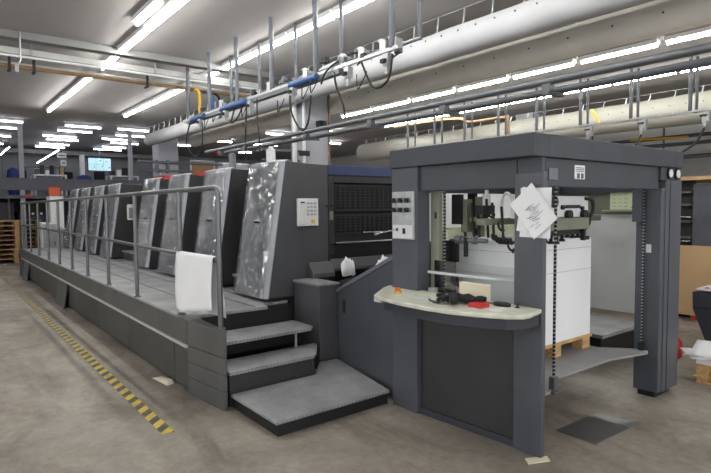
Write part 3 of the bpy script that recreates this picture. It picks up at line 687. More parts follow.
# draped white sheet over the mid rail
def drape():
    nu, nv = 14, 22; vs = []; fs = []
    for a in range(nu + 1):
        y = 4.20 + (4.98 - 4.20) * a / nu
        xr = 1.82 - .02 * (a / nu)
        for b in range(nv + 1):
            q = b / nv
            if b <= 13:      # front fall
                s = (13 - b) / 13
                drop = .42 + .13 * (a / nu) - (.03 if a > 12 else 0)
                z = 1.228 - s * drop; x = xr - .028 - .018 * math.sin(s * 2.2) - .01 * math.sin(a * .7) * s
            elif b <= 17:
                th = PI * (1 - (b - 13) / 4)
                x = xr + .028 * math.cos(th); z = 1.228 + .024 * math.sin(th)
            else:
                s = (b - 17) / 5
                z = 1.228 - s * .50; x = xr + .03 + .05 * s + .01 * math.sin(a) * s
            vs.append((x, y, z))
    for a in range(nu):
        for b in range(nv):
            q = a * (nv + 1) + b; fs.append((q, q + 1, q + nv + 2, q + nv + 1))
    o = MB().add(vs, fs, None, True).build('draped_sheet', M['paper'], loc=(1.8, 4.55, 1.27))
    s = o.modifiers.new('s', 'SOLIDIFY'); s.thickness = .004; s.offset = 0
    return tag(o, 'large white paper sheets hung over the middle rail by the stairs', 'paper')
drape()

# hazard tape and floor items
o = MB().box(1.262, 1.35, 3.93, 15.5, 0.0005, .0025).build('hazard_tape', M['tape'], loc=(1.33, 3.93, 0))
tag(o, 'worn yellow and black striped tape on the concrete floor', 'floor tape')
o = MB().hexa([(1.66, 5.0, 0), (1.74, 5.02, 0), (1.72, 5.32, 0), (1.62, 5.34, 0)], [(1.68, 5.04, .035), (1.73, 5.05, .04), (1.70, 5.26, .02), (1.66, 5.28, .015)]).build('paper_scrap', M['eraser'], loc=(1.69, 5.15, 0), bevel=.006)
tag(o, 'crumpled cream scrap on floor beside the walkway', 'scrap')
o = MB().hexa([(3.535, 2.165, 0), (3.53, 1.86, 0), (4.114, 1.85, 0), (4.10, 2.156, 0)], [(3.535, 2.165, .006), (3.53, 1.86, .014), (4.114, 1.85, .008), (4.10, 2.156, .006)]).build('floor_plate', M['alu'], loc=(3.8, 2.0, 0))
tag(o, 'bare metal plate lying on the floor before the feeder', 'metal plate')
o = MB().prism_z([(2.93, 1.99), (3.08, 1.93), (3.12, 1.98), (2.98, 2.05)], 0, .006).build('shim', M['eraser'], loc=(3.02, 2, 0))
tag(o, 'thin brown shim on the floor under the front pillar', 'shim')

# ------------------------------------------------------------------ feeder
t = thing('sheet_feeder', 'large dark grey sheet feeder frame with open sides and console', 'feeder machine', (4.08, 2.67, 0))
FP = t
# upper band (ring)
mb = MB()
for (x0, x1, y0, y1) in ((2.955, 3.12, 1.985, 3.335), (5.0, 5.165, 1.985, 3.335), (3.12, 5.0, 1.985, 2.12), (3.12, 5.0, 3.2, 3.335)):
    mb.box(x0, x1, y0, y1, 1.955, 2.10)
mb.build('top_band', M['feeder_dark'], t, bevel=.006)
mb = MB().hexa([(3.005, 3.04, 1.765), (3.06, 3.04, 1.765), (3.12, 2.19, 1.765), (3.065, 2.19, 1.765)], [(3.005, 3.04, 1.955), (3.06, 3.04, 1.955), (3.12, 2.19, 1.955), (3.065, 2.19, 1.955)]); mb.build('front_header', M['feeder_dark'], t, bevel=.004)
mb = MB().box(3.135, 4.77, 2.02, 2.08, 1.772, 1.955); h = mb.build('side_header', M['feeder_dark'], t, bevel=.004)
MB().box(3.06, 4.77, 3.27, 3.33, 1.76, 1.955).build('back_header', M['feeder_dark'], t)
MB().box(5.05, 5.13, 2.2, 3.10, 1.76, 1.955).build('far_header', M['feeder_dark'], t)
# labels on the side header
f = MB().box(3.165, 3.265, 2.014, 2.02, 1.815, 1.89).build('maker_plate', M['rod'], h)
f = MB().box(3.475, 3.60, 2.014, 2.02, 1.825, 1.92).build('paper_label', M['paper'], h)
mb = MB()
for k in range(3): mb.box(3.49, 3.585, 2.011, 2.014, 1.90 - k * .012, 1.905 - k * .012)
mb.box(3.50, 3.53, 2.011, 2.014, 1.83, 1.865).box(3.55, 3.58, 2.011, 2.014, 1.83, 1.865)
mb.build('label_print', M['machine'], f)
# pillars
A = MB().box(2.975, 3.12, 3.04, 3.33, .0, 1.955).build('pillar', M['feeder'], t, bevel=.006)
B = MB().box(3.055, 3.10, 1.985, 2.20, .0, 1.862).build('pillar', M['feeder'], t, bevel=.006)
MB().box(3.06, 3.10, 2.0, 2.18, 1.86, 1.955).build('pillar_neck', M['feeder_dark'], t)
Cc = MB().box(4.775, 5.10, 1.995, 2.20, .05, 1.78).box(4.84, 5.14, 1.985, 2.19, .05, 1.845).build('pillar', M['feeder'], t, bevel=.006)
MB().box(4.77, 5.15, 2.0, 2.19, 1.845, 1.955).build('pillar_cap', M['feeder_dark'], t, bevel=.004)
MB().box(4.905, 4.913, 1.982, 1.986, .06, 1.84).build('seam', M['deep'], Cc)
D = MB().box(4.80, 5.14, 3.09, 3.35, 0, 1.955).build('pillar', M['feeder'], t, bevel=.006)
MB().box(4.80, 5.08, 2.03, 2.17, 0, .05).build('foot', M['deep'], t)
for (x, y) in ((4.915, 2.0), (5.06, 2.0)):
    MB().cyl((x, 2.0, 1.905), (x, 1.985, 1.905), .045, 20, M['rubber']).cyl((x, 1.986, 1.905), (x, 1.98, 1.905), .035, 20, M['gauge']).build('round_gauge', M['rubber'], t)
MB().box(4.70, 4.775, 2.13, 2.20, 1.50, 1.77).build('inner_box', M['feeder'], t)
MB().box(4.768, 4.775, 2.07, 2.11, 1.24, 1.31).build('switch_plate', M['white'], t)
# inner pale plates beside far-left pillar
MB().box(3.14, 3.18, 2.96, 3.05, .6, 1.77).build('inner_plate', M['plate'], t)
MB().box(3.132, 3.14, 2.985, 3.0, 1.55, 1.6).build('plate_hole', M['rubber'], t)
# lower front panel, console
MB().hexa([(3.02, 3.05, .05), (3.05, 3.05, .05), (3.115, 2.19, .05), (3.085, 2.19, .05)], [(3.02, 3.05, .93), (3.05, 3.05, .93), (3.115, 2.19, .93), (3.085, 2.19, .93)]).build('front_panel', M['panel_dark'], t, bevel=.003)
MB().hexa([(3.00, 3.05, .0), (3.06, 3.05, .0), (3.13, 2.19, .0), (3.07, 2.19, .0)], [(3.00, 3.05, .05), (3.06, 3.05, .05), (3.13, 2.19, .05), (3.07, 2.19, .05)]).build('base_rail', M['feeder_dark'], t)
out = [(3.03, 3.43), (2.90, 3.36), (2.62, 3.14), (2.575, 3.02), (2.545, 2.80), (2.545, 2.56), (2.575, 2.34), (2.635, 2.17), (2.72, 2.02), (2.80, 1.945), (2.86, 1.94), (3.055, 1.985), (3.055, 2.6)]
c = MB().prism_z(out, .955, .985).build('console_top', M['cream'], t, bevel=.010, seg=3)
inn = [(3.0, 3.38), (2.92, 3.33), (2.68, 3.10), (2.64, 2.95), (2.62, 2.75), (2.62, 2.55), (2.65, 2.36), (2.71, 2.20), (2.79, 2.06), (2.86, 2.0), (3.055, 2.0), (3.05, 2.6)]
MB().prism_z(inn, .87, .955).build('console_tray', M['feeder_dark'], t, bevel=.006)
b = MB().cyl((2.80, 3.07, .985), (2.80, 3.07, 1.0), .03, 14, M['yellow']).cyl((2.80, 3.07, 1.0), (2.80, 3.07, 1.025), .022, 14, M['orange']).build('stop_button', M['orange'], c)
mb = MB()
for k in range(6): mb.box(2.74 + .0, 2.78, 2.60 + k * .055, 2.635 + k * .055, .985, .989)
for k in range(5): mb.box(2.83, 2.86, 2.62 + k * .06, 2.65 + k * .06, .985, .989)
mb.build('button_row', M['white'], c)
MB().box(2.62, 2.70, 3.06, 3.14, .93, .957).build('side_knob', M['cream'], c)
# control panel on far-left pillar
cp = MB().box(2.95, 2.976, 3.055, 3.30, 1.385, 1.765).build('control_panel', M['galv'], t, bevel=.004)
MB().box(2.947, 2.951, 3.065, 3.29, 1.395, 1.50).build('switch_field', M['white'], cp)
for r in range(2):
    for k in range(3):
        y = 3.26 - k * .075; z = 1.695 - r * .075
        MB().cyl((2.95, y, z), (2.94, y, z), .026, 14, M['galv']).cyl((2.94, y, z), (2.92, y, z), .019, 12, M['rubber']).build('knob', M['rubber'], cp)
MB().box(2.943, 2.948, 3.14, 3.17, 1.43, 1.475).box(2.943, 2.948, 3.225, 3.245, 1.45, 1.475).build('rocker_switch', M['rubber'], cp)
lv = MB().tube([(2.95, 3.26, 1.46), (2.80, 3.30, 1.435)], .007, 8).cyl((2.80, 3.30, 1.435), (2.77, 3.305, 1.43), .013, 10).build('lever', M['chrome'], cp)
# lift chains
def chain_build(x, y, z0, z1):
    mb = MB(); z = z0; k = 0
    while z < z1:
        if k % 2:
            mb.box(x - .008, x - .004, y - .006, y + .006, z - .013, z + .013, M['deep']); mb.box(x + .004, x + .008, y - .006, y + .006, z - .013, z + .013, M['deep'])
        else: mb.cyl((x - .009, y, z), (x + .009, y, z), .007, 8, M['galv'])
        z += .0135; k += 1
    return mb.build('lift_chain', M['deep'], FP)
chain_build(3.27, 2.03, .44, 1.78); chain_build(4.745, 2.12, .46, 1.78); chain_build(3.17, 2.93, .95, 1.78); chain_build(4.745, 3.06, .46, 1.78)
# guard bar, acrylic
MB().cyl((3.10, 3.09, 1.125), (3.15, 2.20, 1.125), .012, 10).build('guard_bar', M['white'], t)
MB().box(3.09, 3.12, 2.74, 2.79, 1.07, 1.11).cyl((3.10, 2.78, 1.08), (3.10, 2.70, 1.05), .018, 8).build('bar_clamp', M['rubber'], t)
MB().box(3.13, 3.136, 2.21, 3.0, .97, 1.22).build('acrylic_guard', M['clear'], t)
MB().box(3.10, 3.16, 2.98, 3.04, .90, 1.0).build('rail_block', M['white'], t)
MB().box(3.19, 3.22, 2.95, 3.36, .5, 1.34).build('inner_panel', M['deep'], t)
MB().box(3.2, 4.8, 3.30, 3.33, .45, 1.34).build('back_panel', M['deep'], t)
# far side walls
MB().box(5.13, 5.15, 2.22, 3.10, .63, 1.555).build('far_panel', M['offwhite'], t)
g = MB().box(5.10, 5.13, 2.20, 3.10, 1.56, 1.80).build('far_rail', M['olive'], t)
f = MB().box(5.08, 5.10, 2.36, 2.585, 1.60, 1.765).build('instruction_plate', M['signgreen'], g)
mb = MB()
for r in range(4):
    for k in range(3): mb.box(5.077, 5.08, 2.56 - k * .055 - .03, 2.56 - k * .055, 1.735 - r * .035, 1.738 - r * .035)
mb.cyl((5.08, 2.38, 1.62), (5.077, 2.38, 1.62), .006, 6)
mb.build('plate_print', M['olive'], f)
MB().box(5.07, 5.10, 2.36, 2.66, 1.585, 1.595).build('ledge', M['green'], g)
MB().box(5.07, 5.10, 2.255, 2.30, 1.585, 1.60).build('bolt_head', M['rubber'], g)
# lift plate
pl = [(3.24, 2.02), (3.52, 2.16), (4.28, 2.15), (4.70, 2.05), (4.76, 2.07), (4.76, 2.16), (4.55, 2.40), (4.55, 3.1), (3.45, 3.1), (3.40, 2.45), (3.16, 2.30), (3.16, 2.02)]
MB().prism_z(pl, .385, .405).build('lift_plate', M['liftgrey'], t, bevel=.003)
MB().box(3.245, 3.295, 2.01, 2.05, .40, .49).box(3.22, 3.36, 1.99, 2.07, .385, .402).build('chain_anchor', M['machine'], t)
MB().box(4.72, 4.77, 2.10, 2.14, .40, .47).build('chain_anchor', M['rubber'], t)

# suction head
s = MB().box(3.50, 4.10, 2.26, 2.44, 1.555, 1.715).build('suction_head', M['offwhite'], t, bevel=.006)
MB().cyl((3.61, 2.26, 1.672), (3.61, 2.245, 1.672), .045, 18).build('round_recess', M['deep'], s)
MB().box(3.77, 3.97, 2.252, 2.26, 1.622, 1.648).cyl((3.72, 2.26, 1.63), (3.72, 2.24, 1.63), .018, 10).cyl((3.995, 2.26, 1.622), (3.995, 2.24, 1.622), .016, 10).build('scale_slot', M['deep'], s)
for x in (3.79, 4.01): MB().cyl((x, 2.26, 1.575), (x, 2.225, 1.575), .034, 16).build('dial', M['rubber'], s)
MB().box(3.47, 4.05, 2.22, 2.48, 1.46, 1.553).build('head_body', M['olive'], s, bevel=.01)
rnd = random.Random(4)
for k in range(9):
    x = 3.42 + k * .075; zb = 1.40 + rnd.uniform(-.03, .02)
    MB().tube([(x, 2.3, 1.47), (x, 2.3, zb), (x, 2.3, zb - .002), (x, 2.3, zb - .02)], [.013, .013, .022, .024], 10).build('sucker', M['rubber'], s)
mb = MB().box(3.4, 4.08, 2.28, 2.33, 1.42, 1.46); mb.build('sucker_bar', M['deep'], s)
MB().curve([(4.04, 2.26, 1.70), (4.12, 2.24, 1.68), (4.13, 2.24, 1.60), (4.10, 2.25, 1.55), (4.13, 2.27, 1.50), (4.10, 2.3, 1.44)], .014, 6).build('hose', M['rubber'], s)
MB().curve([(3.5, 2.27, 1.60), (3.46, 2.24, 1.57), (3.44, 2.25, 1.50), (3.48, 2.28, 1.46)], .014, 6).build('hose', M['rubber'], s)
MB().box(4.02, 4.05, 2.25, 2.28, 1.37, 1.5).box(4.10, 4.16, 2.28, 2.31, 1.37, 1.40).build('side_gripper', M['rubber'], s)
# cross beams seen through the front opening
MB().box(3.2, 4.9, 2.93, 3.0, 1.385, 1.455).box(3.3, 4.9, 2.93, 3.06, 1.455, 1.475).build('pale_cross_beam', M['green'], t, bevel=.006)
MB().box(3.25, 4.95, 2.60, 2.68, 1.50, 1.55).box(4.1, 4.55, 2.6, 2.85, 1.55, 1.64).build('olive_beam', M['olive'], t, bevel=.006)
MB().box(5.11, 5.135, 3.10, 5.0, .9, 1.95).box(4.9, 5.11, 3.35, 5.0, 1.2, 1.26).build('rear_panel', M['offwhite'], t)
MB().hexa([(5.105, 3.60, 1.80), (5.105, 3.72, 1.88), (5.105, 3.84, 1.80), (5.105, 3.72, 1.72)], [(5.11, 3.60, 1.80), (5.11, 3.72, 1.88), (5.11, 3.84, 1.80), (5.11, 3.72, 1.72)]).build('diamond_sign', M['eraser'], t)
# side lay mechanism near the far-left pillar
mech = MB().box(3.35, 3.42, 2.86, 2.92, 1.44, 1.70).box(3.45, 3.50, 2.80, 2.86, 1.40, 1.72).box(3.38, 3.46, 2.75, 2.86, 1.52, 1.56).build('side_mechanism', M['olive'], t, bevel=.004)
MB().cyl((3.42, 2.72, 1.64), (3.42, 2.72, 1.74), .032, 12).cyl((3.42, 2.72, 1.74), (3.42, 2.72, 1.77), .015, 8).build('valve_cap', M['white'], mech)
MB().box(3.33, 3.47, 2.68, 2.76, 1.58, 1.65).box(3.33, 3.36, 2.90, 3.0, 1.5, 1.74).box(3.5, 3.53, 2.9, 2.98, 1.45, 1.75).build('valve_block', M['deep'], mech)
MB().curve([(3.44, 2.58, 1.56), (3.44, 2.59, 1.68), (3.44, 2.55, 1.74), (3.44, 2.50, 1.70), (3.44, 2.49, 1.55)], .012, 8).build('white_hose', M['white'], mech)
for k in range(6):
    MB().cyl((3.36 + .02 * (k % 2), 2.88 - k * .07, 1.40), (3.36 + .02 * (k % 2), 2.90 - k * .07, 1.70 - .03 * (k % 3)), .010, 6).build('plunger', M['rubber'], mech)
coil = []
for k in range(60):
    a = k * .9; q = k / 59
    coil.append((3.42 + .018 * math.cos(a), 2.84 - .38 * q + .0, 1.42 + .018 * math.sin(a) + .16 * math.sin(q * PI * 1.3)))
MB().tube(coil, .009, 6).build('coiled_hose', M['rubber'], mech)
coil = []
for k in range(50):
    a = k * .9; q = k / 49
    coil.append((3.34 + .018 * math.cos(a), 2.60 - .18 * q, 1.385 + .018 * math.sin(a) + .10 * max(0, .35 - q)))
MB().tube(coil, .010, 6).build('coiled_hose', M['rubber'], mech)
MB().cyl((3.30, 2.98, 1.38), (3.30, 2.62, 1.38), .018, 10).cyl((3.30, 2.92, 1.38), (3.30, 2.86, 1.38), .035, 12).cyl((3.30, 2.76, 1.38), (3.30, 2.72, 1.38), .03, 12).build('roller_shaft', M['rod'], mech)
MB().box(3.29, 3.31, 2.9, 2.98, 1.2, 1.36).box(3.28, 3.30, 2.8, 2.83, 1.25, 1.4).build('side_guide', M['deep'], mech)

# white paper pile + pallet on the lift plate
t = thing('paper_pile', 'tall white pile of paper sheets inside the feeder', 'paper pile', (4.0, 2.77, .525))
mb = MB().box(3.50, 4.50, 2.45, 3.10, .525, 1.365); mb.build('sheet_block', M['paper'], t)
for z in (1.10, 1.285): MB().box(3.497, 4.503, 2.447, 3.10, z, z + .003).build('sheet_edge', M['galv'], t)
t = thing('wooden_pallet', 'wooden pallet under the white paper pile in the feeder', 'pallet', (4.0, 2.77, .405))
MB().box(3.48, 4.52, 2.44, 3.10, .500, .525).build('deck_board', M['wood'], t)
for x in (3.5, 3.93, 4.38):
    for y in (2.45, 2.98): MB().box(x, x + .12, y, y + .10, .405, .500).build('block', M['wood'], t)

# papers taped on the near front pillar
def sheet(label, c, w, h, rot, x, seed, lines=True):
    t = thing('paper_sheet', label, 'paper', (x, c[0], c[1]), 'papers taped to the feeder pillar')
    ca, sa = math.cos(rot), math.sin(rot)
    def P(u, v, dx=0): return (x + dx, c[0] - (u * ca - v * sa), c[1] + (u * sa + v * ca))
    nu = 8; vs = []; fs = []
    rnd = random.Random(seed)
    for a in range(nu + 1):
        for b in range(nu + 1):
            u = (a / nu - .5) * w; v = (b / nu - .5) * h
            vs.append(P(u, v, -.006 * (abs(a / nu - .5) * 2) ** 2 + rnd.uniform(-.001, .001) - .008 * max(0, .3 - b / nu)))
    for a in range(nu):
        for b in range(nu): q = a * (nu + 1) + b; fs.append((q, q + 1, q + nu + 2, q + nu + 1))
    MB().add(vs, fs, None, True).build('sheet', M['paper'], t)
    if lines:
        mb = MB()
        for k in range(9):
            u0 = rnd.uniform(-.4, .0) * w; v0 = rnd.uniform(-.42, .42) * h; l = rnd.uniform(.1, .35) * w
            p0, p1 = P(u0, v0, -.012), P(u0 + l, v0, -.012); p2, p3 = P(u0 + l, v0 + .003, -.012), P(u0, v0 + .003, -.012)
            mb.add([p0, p1, p2, p3], [(0, 1, 2, 3)])
        for k in range(3):
            u0 = -.30 * w + k * .012; v0 = -.05 * h - k * .018
            p0, p1 = P(u0, v0, -.012), P(u0 + .05, v0 - .02, -.012); p2, p3 = P(u0 + .052, v0 - .016, -.012), P(u0 + .002, v0 + .004, -.012)
            mb.add([p0, p1, p2, p3], [(0, 1, 2, 3)])
        mb.build('pencil_marks', M['ink'], t)
    return t
sheet('upright white sheet at the back of the pillar papers', (2.035, 1.60), .225, .32, math.radians(-1), 3.052, 1, False)
sheet('second white sheet peeking out behind, tilted slightly right on the pillar', (2.045, 1.61), .205, .29, math.radians(-9), 3.042, 2, False)
sheet('tilted white sheet with pencil marks topmost on the pillar', (2.035, 1.612), .214, .292, math.radians(40), 3.026, 3)
tag(MB().cyl((3.016, 2.035, 1.625), (3.006, 2.035, 1.625), .014, 12).build('magnet', M['galv'], loc=(3.012, 2.035, 1.625)), 'small round metal magnet holding the papers on the pillar', 'magnet')

# things on the console
def lumpy(name, c, r, seed, m, label, cat):
    rnd = random.Random(seed)
    bm = bmesh.new(); bmesh.ops.create_icosphere(bm, subdivisions=4, radius=1)
    cen = [(Vector((rnd.uniform(-1, 1), rnd.uniform(-1, 1), rnd.uniform(-1, 1))).normalized(), rnd.uniform(.15, .35), rnd.uniform(6, 14)) for _ in range(16)]
    for v in bm.verts:
        d = v.co.normalized(); q = 1.0
        for (k, am, sh) in cen: q += am * math.exp(-sh * (1 - d.dot(k))) - .05 * am
        v.co = Vector((d.x * r[0] * q, d.y * r[1] * q, max(-r[2] * .4, d.z * r[2] * q)))
    me = bpy.data.meshes.new(name); bm.to_mesh(me); bm.free(); me.materials.append(m)
    for p in me.polygons: p.use_smooth = True
    o = bpy.data.objects.new(name, me); COL.objects.link(o); o.location = c
    return tag(o, label, cat)
g = thing('work_gloves', 'crumpled black work gloves lying on the cream console', 'gloves', (2.80, 2.43, .985))
def glove(cx, cy, rot, seed):
    rnd = random.Random(seed); mb = MB()
    def W(u, v, z): return (cx + u * math.cos(rot) - v * math.sin(rot), cy + u * math.sin(rot) + v * math.cos(rot), .985 + z)
    # palm and cuff
    mb.tube([W(-.10, 0, .03), W(-.05, .005, .035), W(0, 0, .038), W(.045, -.004, .03)], [.014, .027, .036, .026], 12)
    for k in range(4):
        v = -.036 + k * .024; b = rnd.uniform(-.02, .02); z = rnd.uniform(.012, .05)
        mb.curve([W(.03, v, .03), W(.07, v * 1.25 + b * .4, .035 + z * .3), W(.105 + .01 * (k in (1, 2)), v * 1.4 + b, z)], [.0135] * 13, 8)
    mb.curve([W(-.02, .035, .028), W(.01, .065, .03), W(.045, .082, .018)], [.015] * 13, 8)
    o = mb.build('glove', M['cloth'], g)
glove(2.80, 2.50, 2.6, 1); glove(2.83, 2.40, -1.2, 2); glove(2.76, 2.46, .6, 3)
t = thing('red_box', 'small red flat box beside the black gloves', 'box', (2.82, 2.28, .985))
MB().box(2.76, 2.86, 2.245, 2.345, .985, 1.012).build('box_body', M['red'], t, bevel=.004)
MB().box(2.775, 2.845, 2.26, 2.33, 1.012, 1.016).build('box_lid', M['red'], t, bevel=.002)
t = thing('cream_block', 'cream foam block standing at the back of the console', 'foam block', (3.0, 2.49, .985))
MB().box(2.975, 3.015, 2.355, 2.61, .985, 1.105).build('block_body', M['eraser'], t, bevel=.006)
t = thing('hand_tool', 'black handled screwdriver lying at the right of the console', 'screwdriver', (2.93, 2.2, 1.0))
MB().tube([(2.90, 2.33, 1.0), (2.92, 2.26, 1.0)], .007, 8).build('shaft', M['rod'], t)
MB().tube([(2.92, 2.26, 1.0), (2.93, 2.23, 1.0), (2.945, 2.17, 1.0), (2.95, 2.15, 1.0)], [.012, .016, .016, .012], 10).build('handle', M['rubber'], t)
t = thing('adjuster_pin', 'tiny black pin standing beside the screwdriver on the console', 'pin', (2.97, 2.13, .985))
MB().cyl((2.97, 2.11, .985), (2.97, 2.11, 1.015), .008, 8).cyl((2.97, 2.11, .985), (2.97, 2.11, .99), .016, 10).build('pin_body', M['rubber'], t)
t = thing('metal_clips', 'small grey wire clips left of the black gloves', 'clips', (2.72, 2.6, .985))
rnd = random.Random(9); mb = MB()
for k in range(9):
    x, y = 2.72 + rnd.uniform(-.04, .04), 2.59 + rnd.uniform(-.05, .05); a = rnd.uniform(0, 6)
    mb.tube([(x, y, .989), (x + .04 * math.cos(a), y + .04 * math.sin(a), .992 + rnd.uniform(0, .012))], .005, 6)
mb.build('clip_heap', M['machine'], t)
t = thing('paper_slip', 'folded white note on the right part of the console', 'paper', (2.76, 2.13, .985))
MB().hexa([(2.74, 2.10, .986), (2.80, 2.08, .986), (2.82, 2.16, .986), (2.76, 2.18, .986)], [(2.74, 2.10, .988), (2.80, 2.08, .990), (2.82, 2.16, .988), (2.76, 2.18, .992)]).build('note', M['offwhite'], t)

# ------------------------------------------------------------------ right background
t = thing('side_platform', 'low grey step platform beyond the feeder', 'platform', (5.9, 3.1, 0))
MB().box(5.40, 6.3, 2.80, 3.7, .26, .30).build('top_plate', M['deck'], t, bevel=.006)
MB().box(5.44, 6.28, 2.84, 3.68, 0, .26).build('base_frame', M['deep'], t)
t = thing('press_machine', 'dark machine side with shelves far right behind the feeder', 'machine', (9.0, 3.3, 0))
MB().box(8.6, 8.65, 3.15, 5.5, 0, 1.98).box(8.65, 9.6, 3.2, 5.5, 0, 1.9).build('housing', M['deep'], t)
MB().box(8.55, 8.62, 2.86, 3.15, .5, 1.93).build('blue_door', M['mezz'], t)
for z in (1.15, 1.38, 1.62, 1.8): MB().box(8.5, 8.6, 3.16, 3.6, z, z + .03).build('shelf_bar', M['machine'], t)
for za, zb in ((1.46, 1.46), (1.12, 1.09)): MB().cyl((8.52, 3.16, za), (8.52, 3.5, zb), .014, 8).build('chrome_bar', M['chrome'], t)
MB().box(8.4, 9.8, 2.75, 5.6, 1.98, 2.03).build('roof_board', M['card'], t)
t = thing('plywood_crate', 'tan plywood board wall on castors behind the feeder, right', 'crate', (8.4, 3.0, 0))
MB().box(8.40, 8.44, 1.6, 3.8, .08, 1.06).box(8.36, 8.48, 1.6, 3.8, .08, .12).build('board', M['card'], t, bevel=.004)
for y in (1.8, 3.05, 3.6):
    MB().cyl((8.42, y, .05), (8.47, y, .05), .05, 14).box(8.41, 8.48, y - .03, y + .03, .05, .085).build('castor', M['orange'] if y == 3.05 else M['rubber'], t)
t = thing('dark_cabinet', 'dark grey tapered cabinet at the right edge of the picture', 'cabinet', (7.0, 2.0, 0))
MB().hexa([(6.70, 2.26, 0), (6.72, 1.4, 0), (7.3, 1.4, 0), (7.3, 2.22, 0)], [(6.62, 2.42, .50), (6.62, 1.3, .50), (7.3, 1.3, .50), (7.3, 2.42, .50)]).build('cabinet_base', M['feeder_dark'], t)
MB().hexa([(6.62, 2.42, .50), (6.62, 1.3, .50), (7.3, 1.3, .50), (7.3, 2.42, .50)], [(6.60, 2.42, .68), (6.62, 1.3, .70), (7.3, 1.3, .70), (7.3, 2.42, .68)]).build('cabinet_body', M['feeder_dark'], t, bevel=.01)
MB().box(6.62, 7.3, 1.3, 2.38, .70, .72).build('cabinet_top', M['offwhite'], t)
MB().cyl((6.68, 2.30, .68), (6.68, 2.30, .73), .02, 10).build('red_button', M['red'], t)
t = thing('wooden_pallet', 'small pallet on the floor under loose white sheets, right edge', 'pallet', (0, 0, 0))
for y0 in (1.30, 1.62, 1.90): MB().box(5.45, 6.15, y0, y0 + .10, .145, .165).build('deck_board', M['wood'], t)
for x in (5.46, 6.03):
    MB().box(x, x + .10, 1.30, 2.0, .0, .02).box(x, x + .10, 1.30, 2.0, .12, .145).build('runner', M['wood'], t)
    for y0 in (1.30, 1.60, 1.90): MB().box(x + .015, x + .085, y0 + .01, y0 + .10, .02, .055).box(x - .015, x + .115, y0 - .01, y0 + .115, .055, .07).box(x, x + .10, y0, y0 + .10, .07, .12).build('block', M['wood'], t)
t.location = (.06, -.03, 0)
def loose(label, c, w, d, z, rot, seed):
    rnd = random.Random(seed); nu = 8; vs = []; fs = []
    for a in range(nu + 1):
        for b in range(nu + 1):
            u = (a / nu - .5) * w; v = (b / nu - .5) * d
            e = max(abs(a / nu - .5), abs(b / nu - .5)) * 2
            vs.append((c[0] + u * math.cos(rot) - v * math.sin(rot), c[1] + u * math.sin(rot) + v * math.cos(rot), z - .012 * e ** 6 + rnd.uniform(0, .0015)))
    for a in range(nu):
        for b in range(nu): q = a * (nu + 1) + b; fs.append((q, q + 1, q + nu + 2, q + nu + 1))
    o = MB().add(vs, fs, None, True).build('loose_sheet', M['paper'], loc=(c[0], c[1], z)); sd = o.modifiers.new('s', 'SOLIDIFY'); sd.thickness = .002
    return tag(o, label, 'paper', 'loose sheets on the right pallet')
MB_ = MB
t = thing('sheet_stack', 'low stack of white sheets on the pallet at the right edge', 'paper stack', (0, 0, 0))
MB().box(5.5, 6.12, 1.34, 2.02, .165, .215).build('sheet_block', M['paper'], t)
t.location = (.06, -.03, 0)
loose('top loose sheet overhanging the stack toward the feeder, right edge', (5.90, 1.82), .70, .60, .262, .25, 1)
loose('lower loose sheet spreading over the stack, right edge', (5.88, 1.72), .76, .66, .247, -.1, 2)
loose('third loose sheet sliding off the stack nearest the feeder, right edge', (5.80, 1.86), .42, .60, .235, .6, 4)
t = thing('fire_extinguisher', 'small red extinguisher half hidden behind the right feeder pillar', 'fire extinguisher', (6.25, 2.46, 0))
MB().tube([(6.25, 2.46, 0), (6.25, 2.46, .02), (6.25, 2.46, .17), (6.25, 2.46, .21), (6.25, 2.46, .23)], [.07, .085, .085, .05, .025], 18).build('cylinder_body', M['red'], t)
MB().cyl((6.25, 2.46, .23), (6.25, 2.46, .27), .02, 10).box(6.21, 6.31, 2.45, 2.47, .26, .275).build('valve', M['rubber'], t)

# ------------------------------------------------------------------ far end of the hall
def pallet_proto():
    t = thing('wooden_pallet', '', 'pallet', (0, 0, 0), 'empty wooden pallets stacked by the far wall')
    for y in (-.36, -.18, 0, .18, .36): MB().box(-.6, .6, y - .06, y + .06, .122, .144).build('deck_board', M['woodold'], t)
    for x in (-.53, 0, .53): MB().box(x - .055, x + .055, -.42, .42, 0, .02).box(x - .055, x + .055, -.42, .42, .10, .122).build('runner', M['woodold'], t)
    for x in (-.53, 0, .53):
        for y in (-.36, 0, .36): MB().box(x - .055, x + .055, y - .045, y + .045, .02, .10).build('block', M['woodold'], t)
    return t
pp = pallet_proto(); first = True
LV = ['bottom', 'second lowest', 'third lowest', 'fourth lowest', 'middle', 'fourth from top', 'third from top', 'second from top', 'topmost']
for s_, (px, py) in enumerate(((1.50, 20.0), (2.25, 20.95))):
    for k in range(9):
        o = pp if first else copy_tree(pp); first = False
        o.location = (px + random.uniform(-.03, .03), py + random.uniform(-.03, .03), k * .145); o.rotation_euler.z = random.uniform(-.03, .03)
        o['label'] = f'{LV[k]} wooden pallet of the {["front left-edge", "rear, rail-side"][s_]} pallet stack'

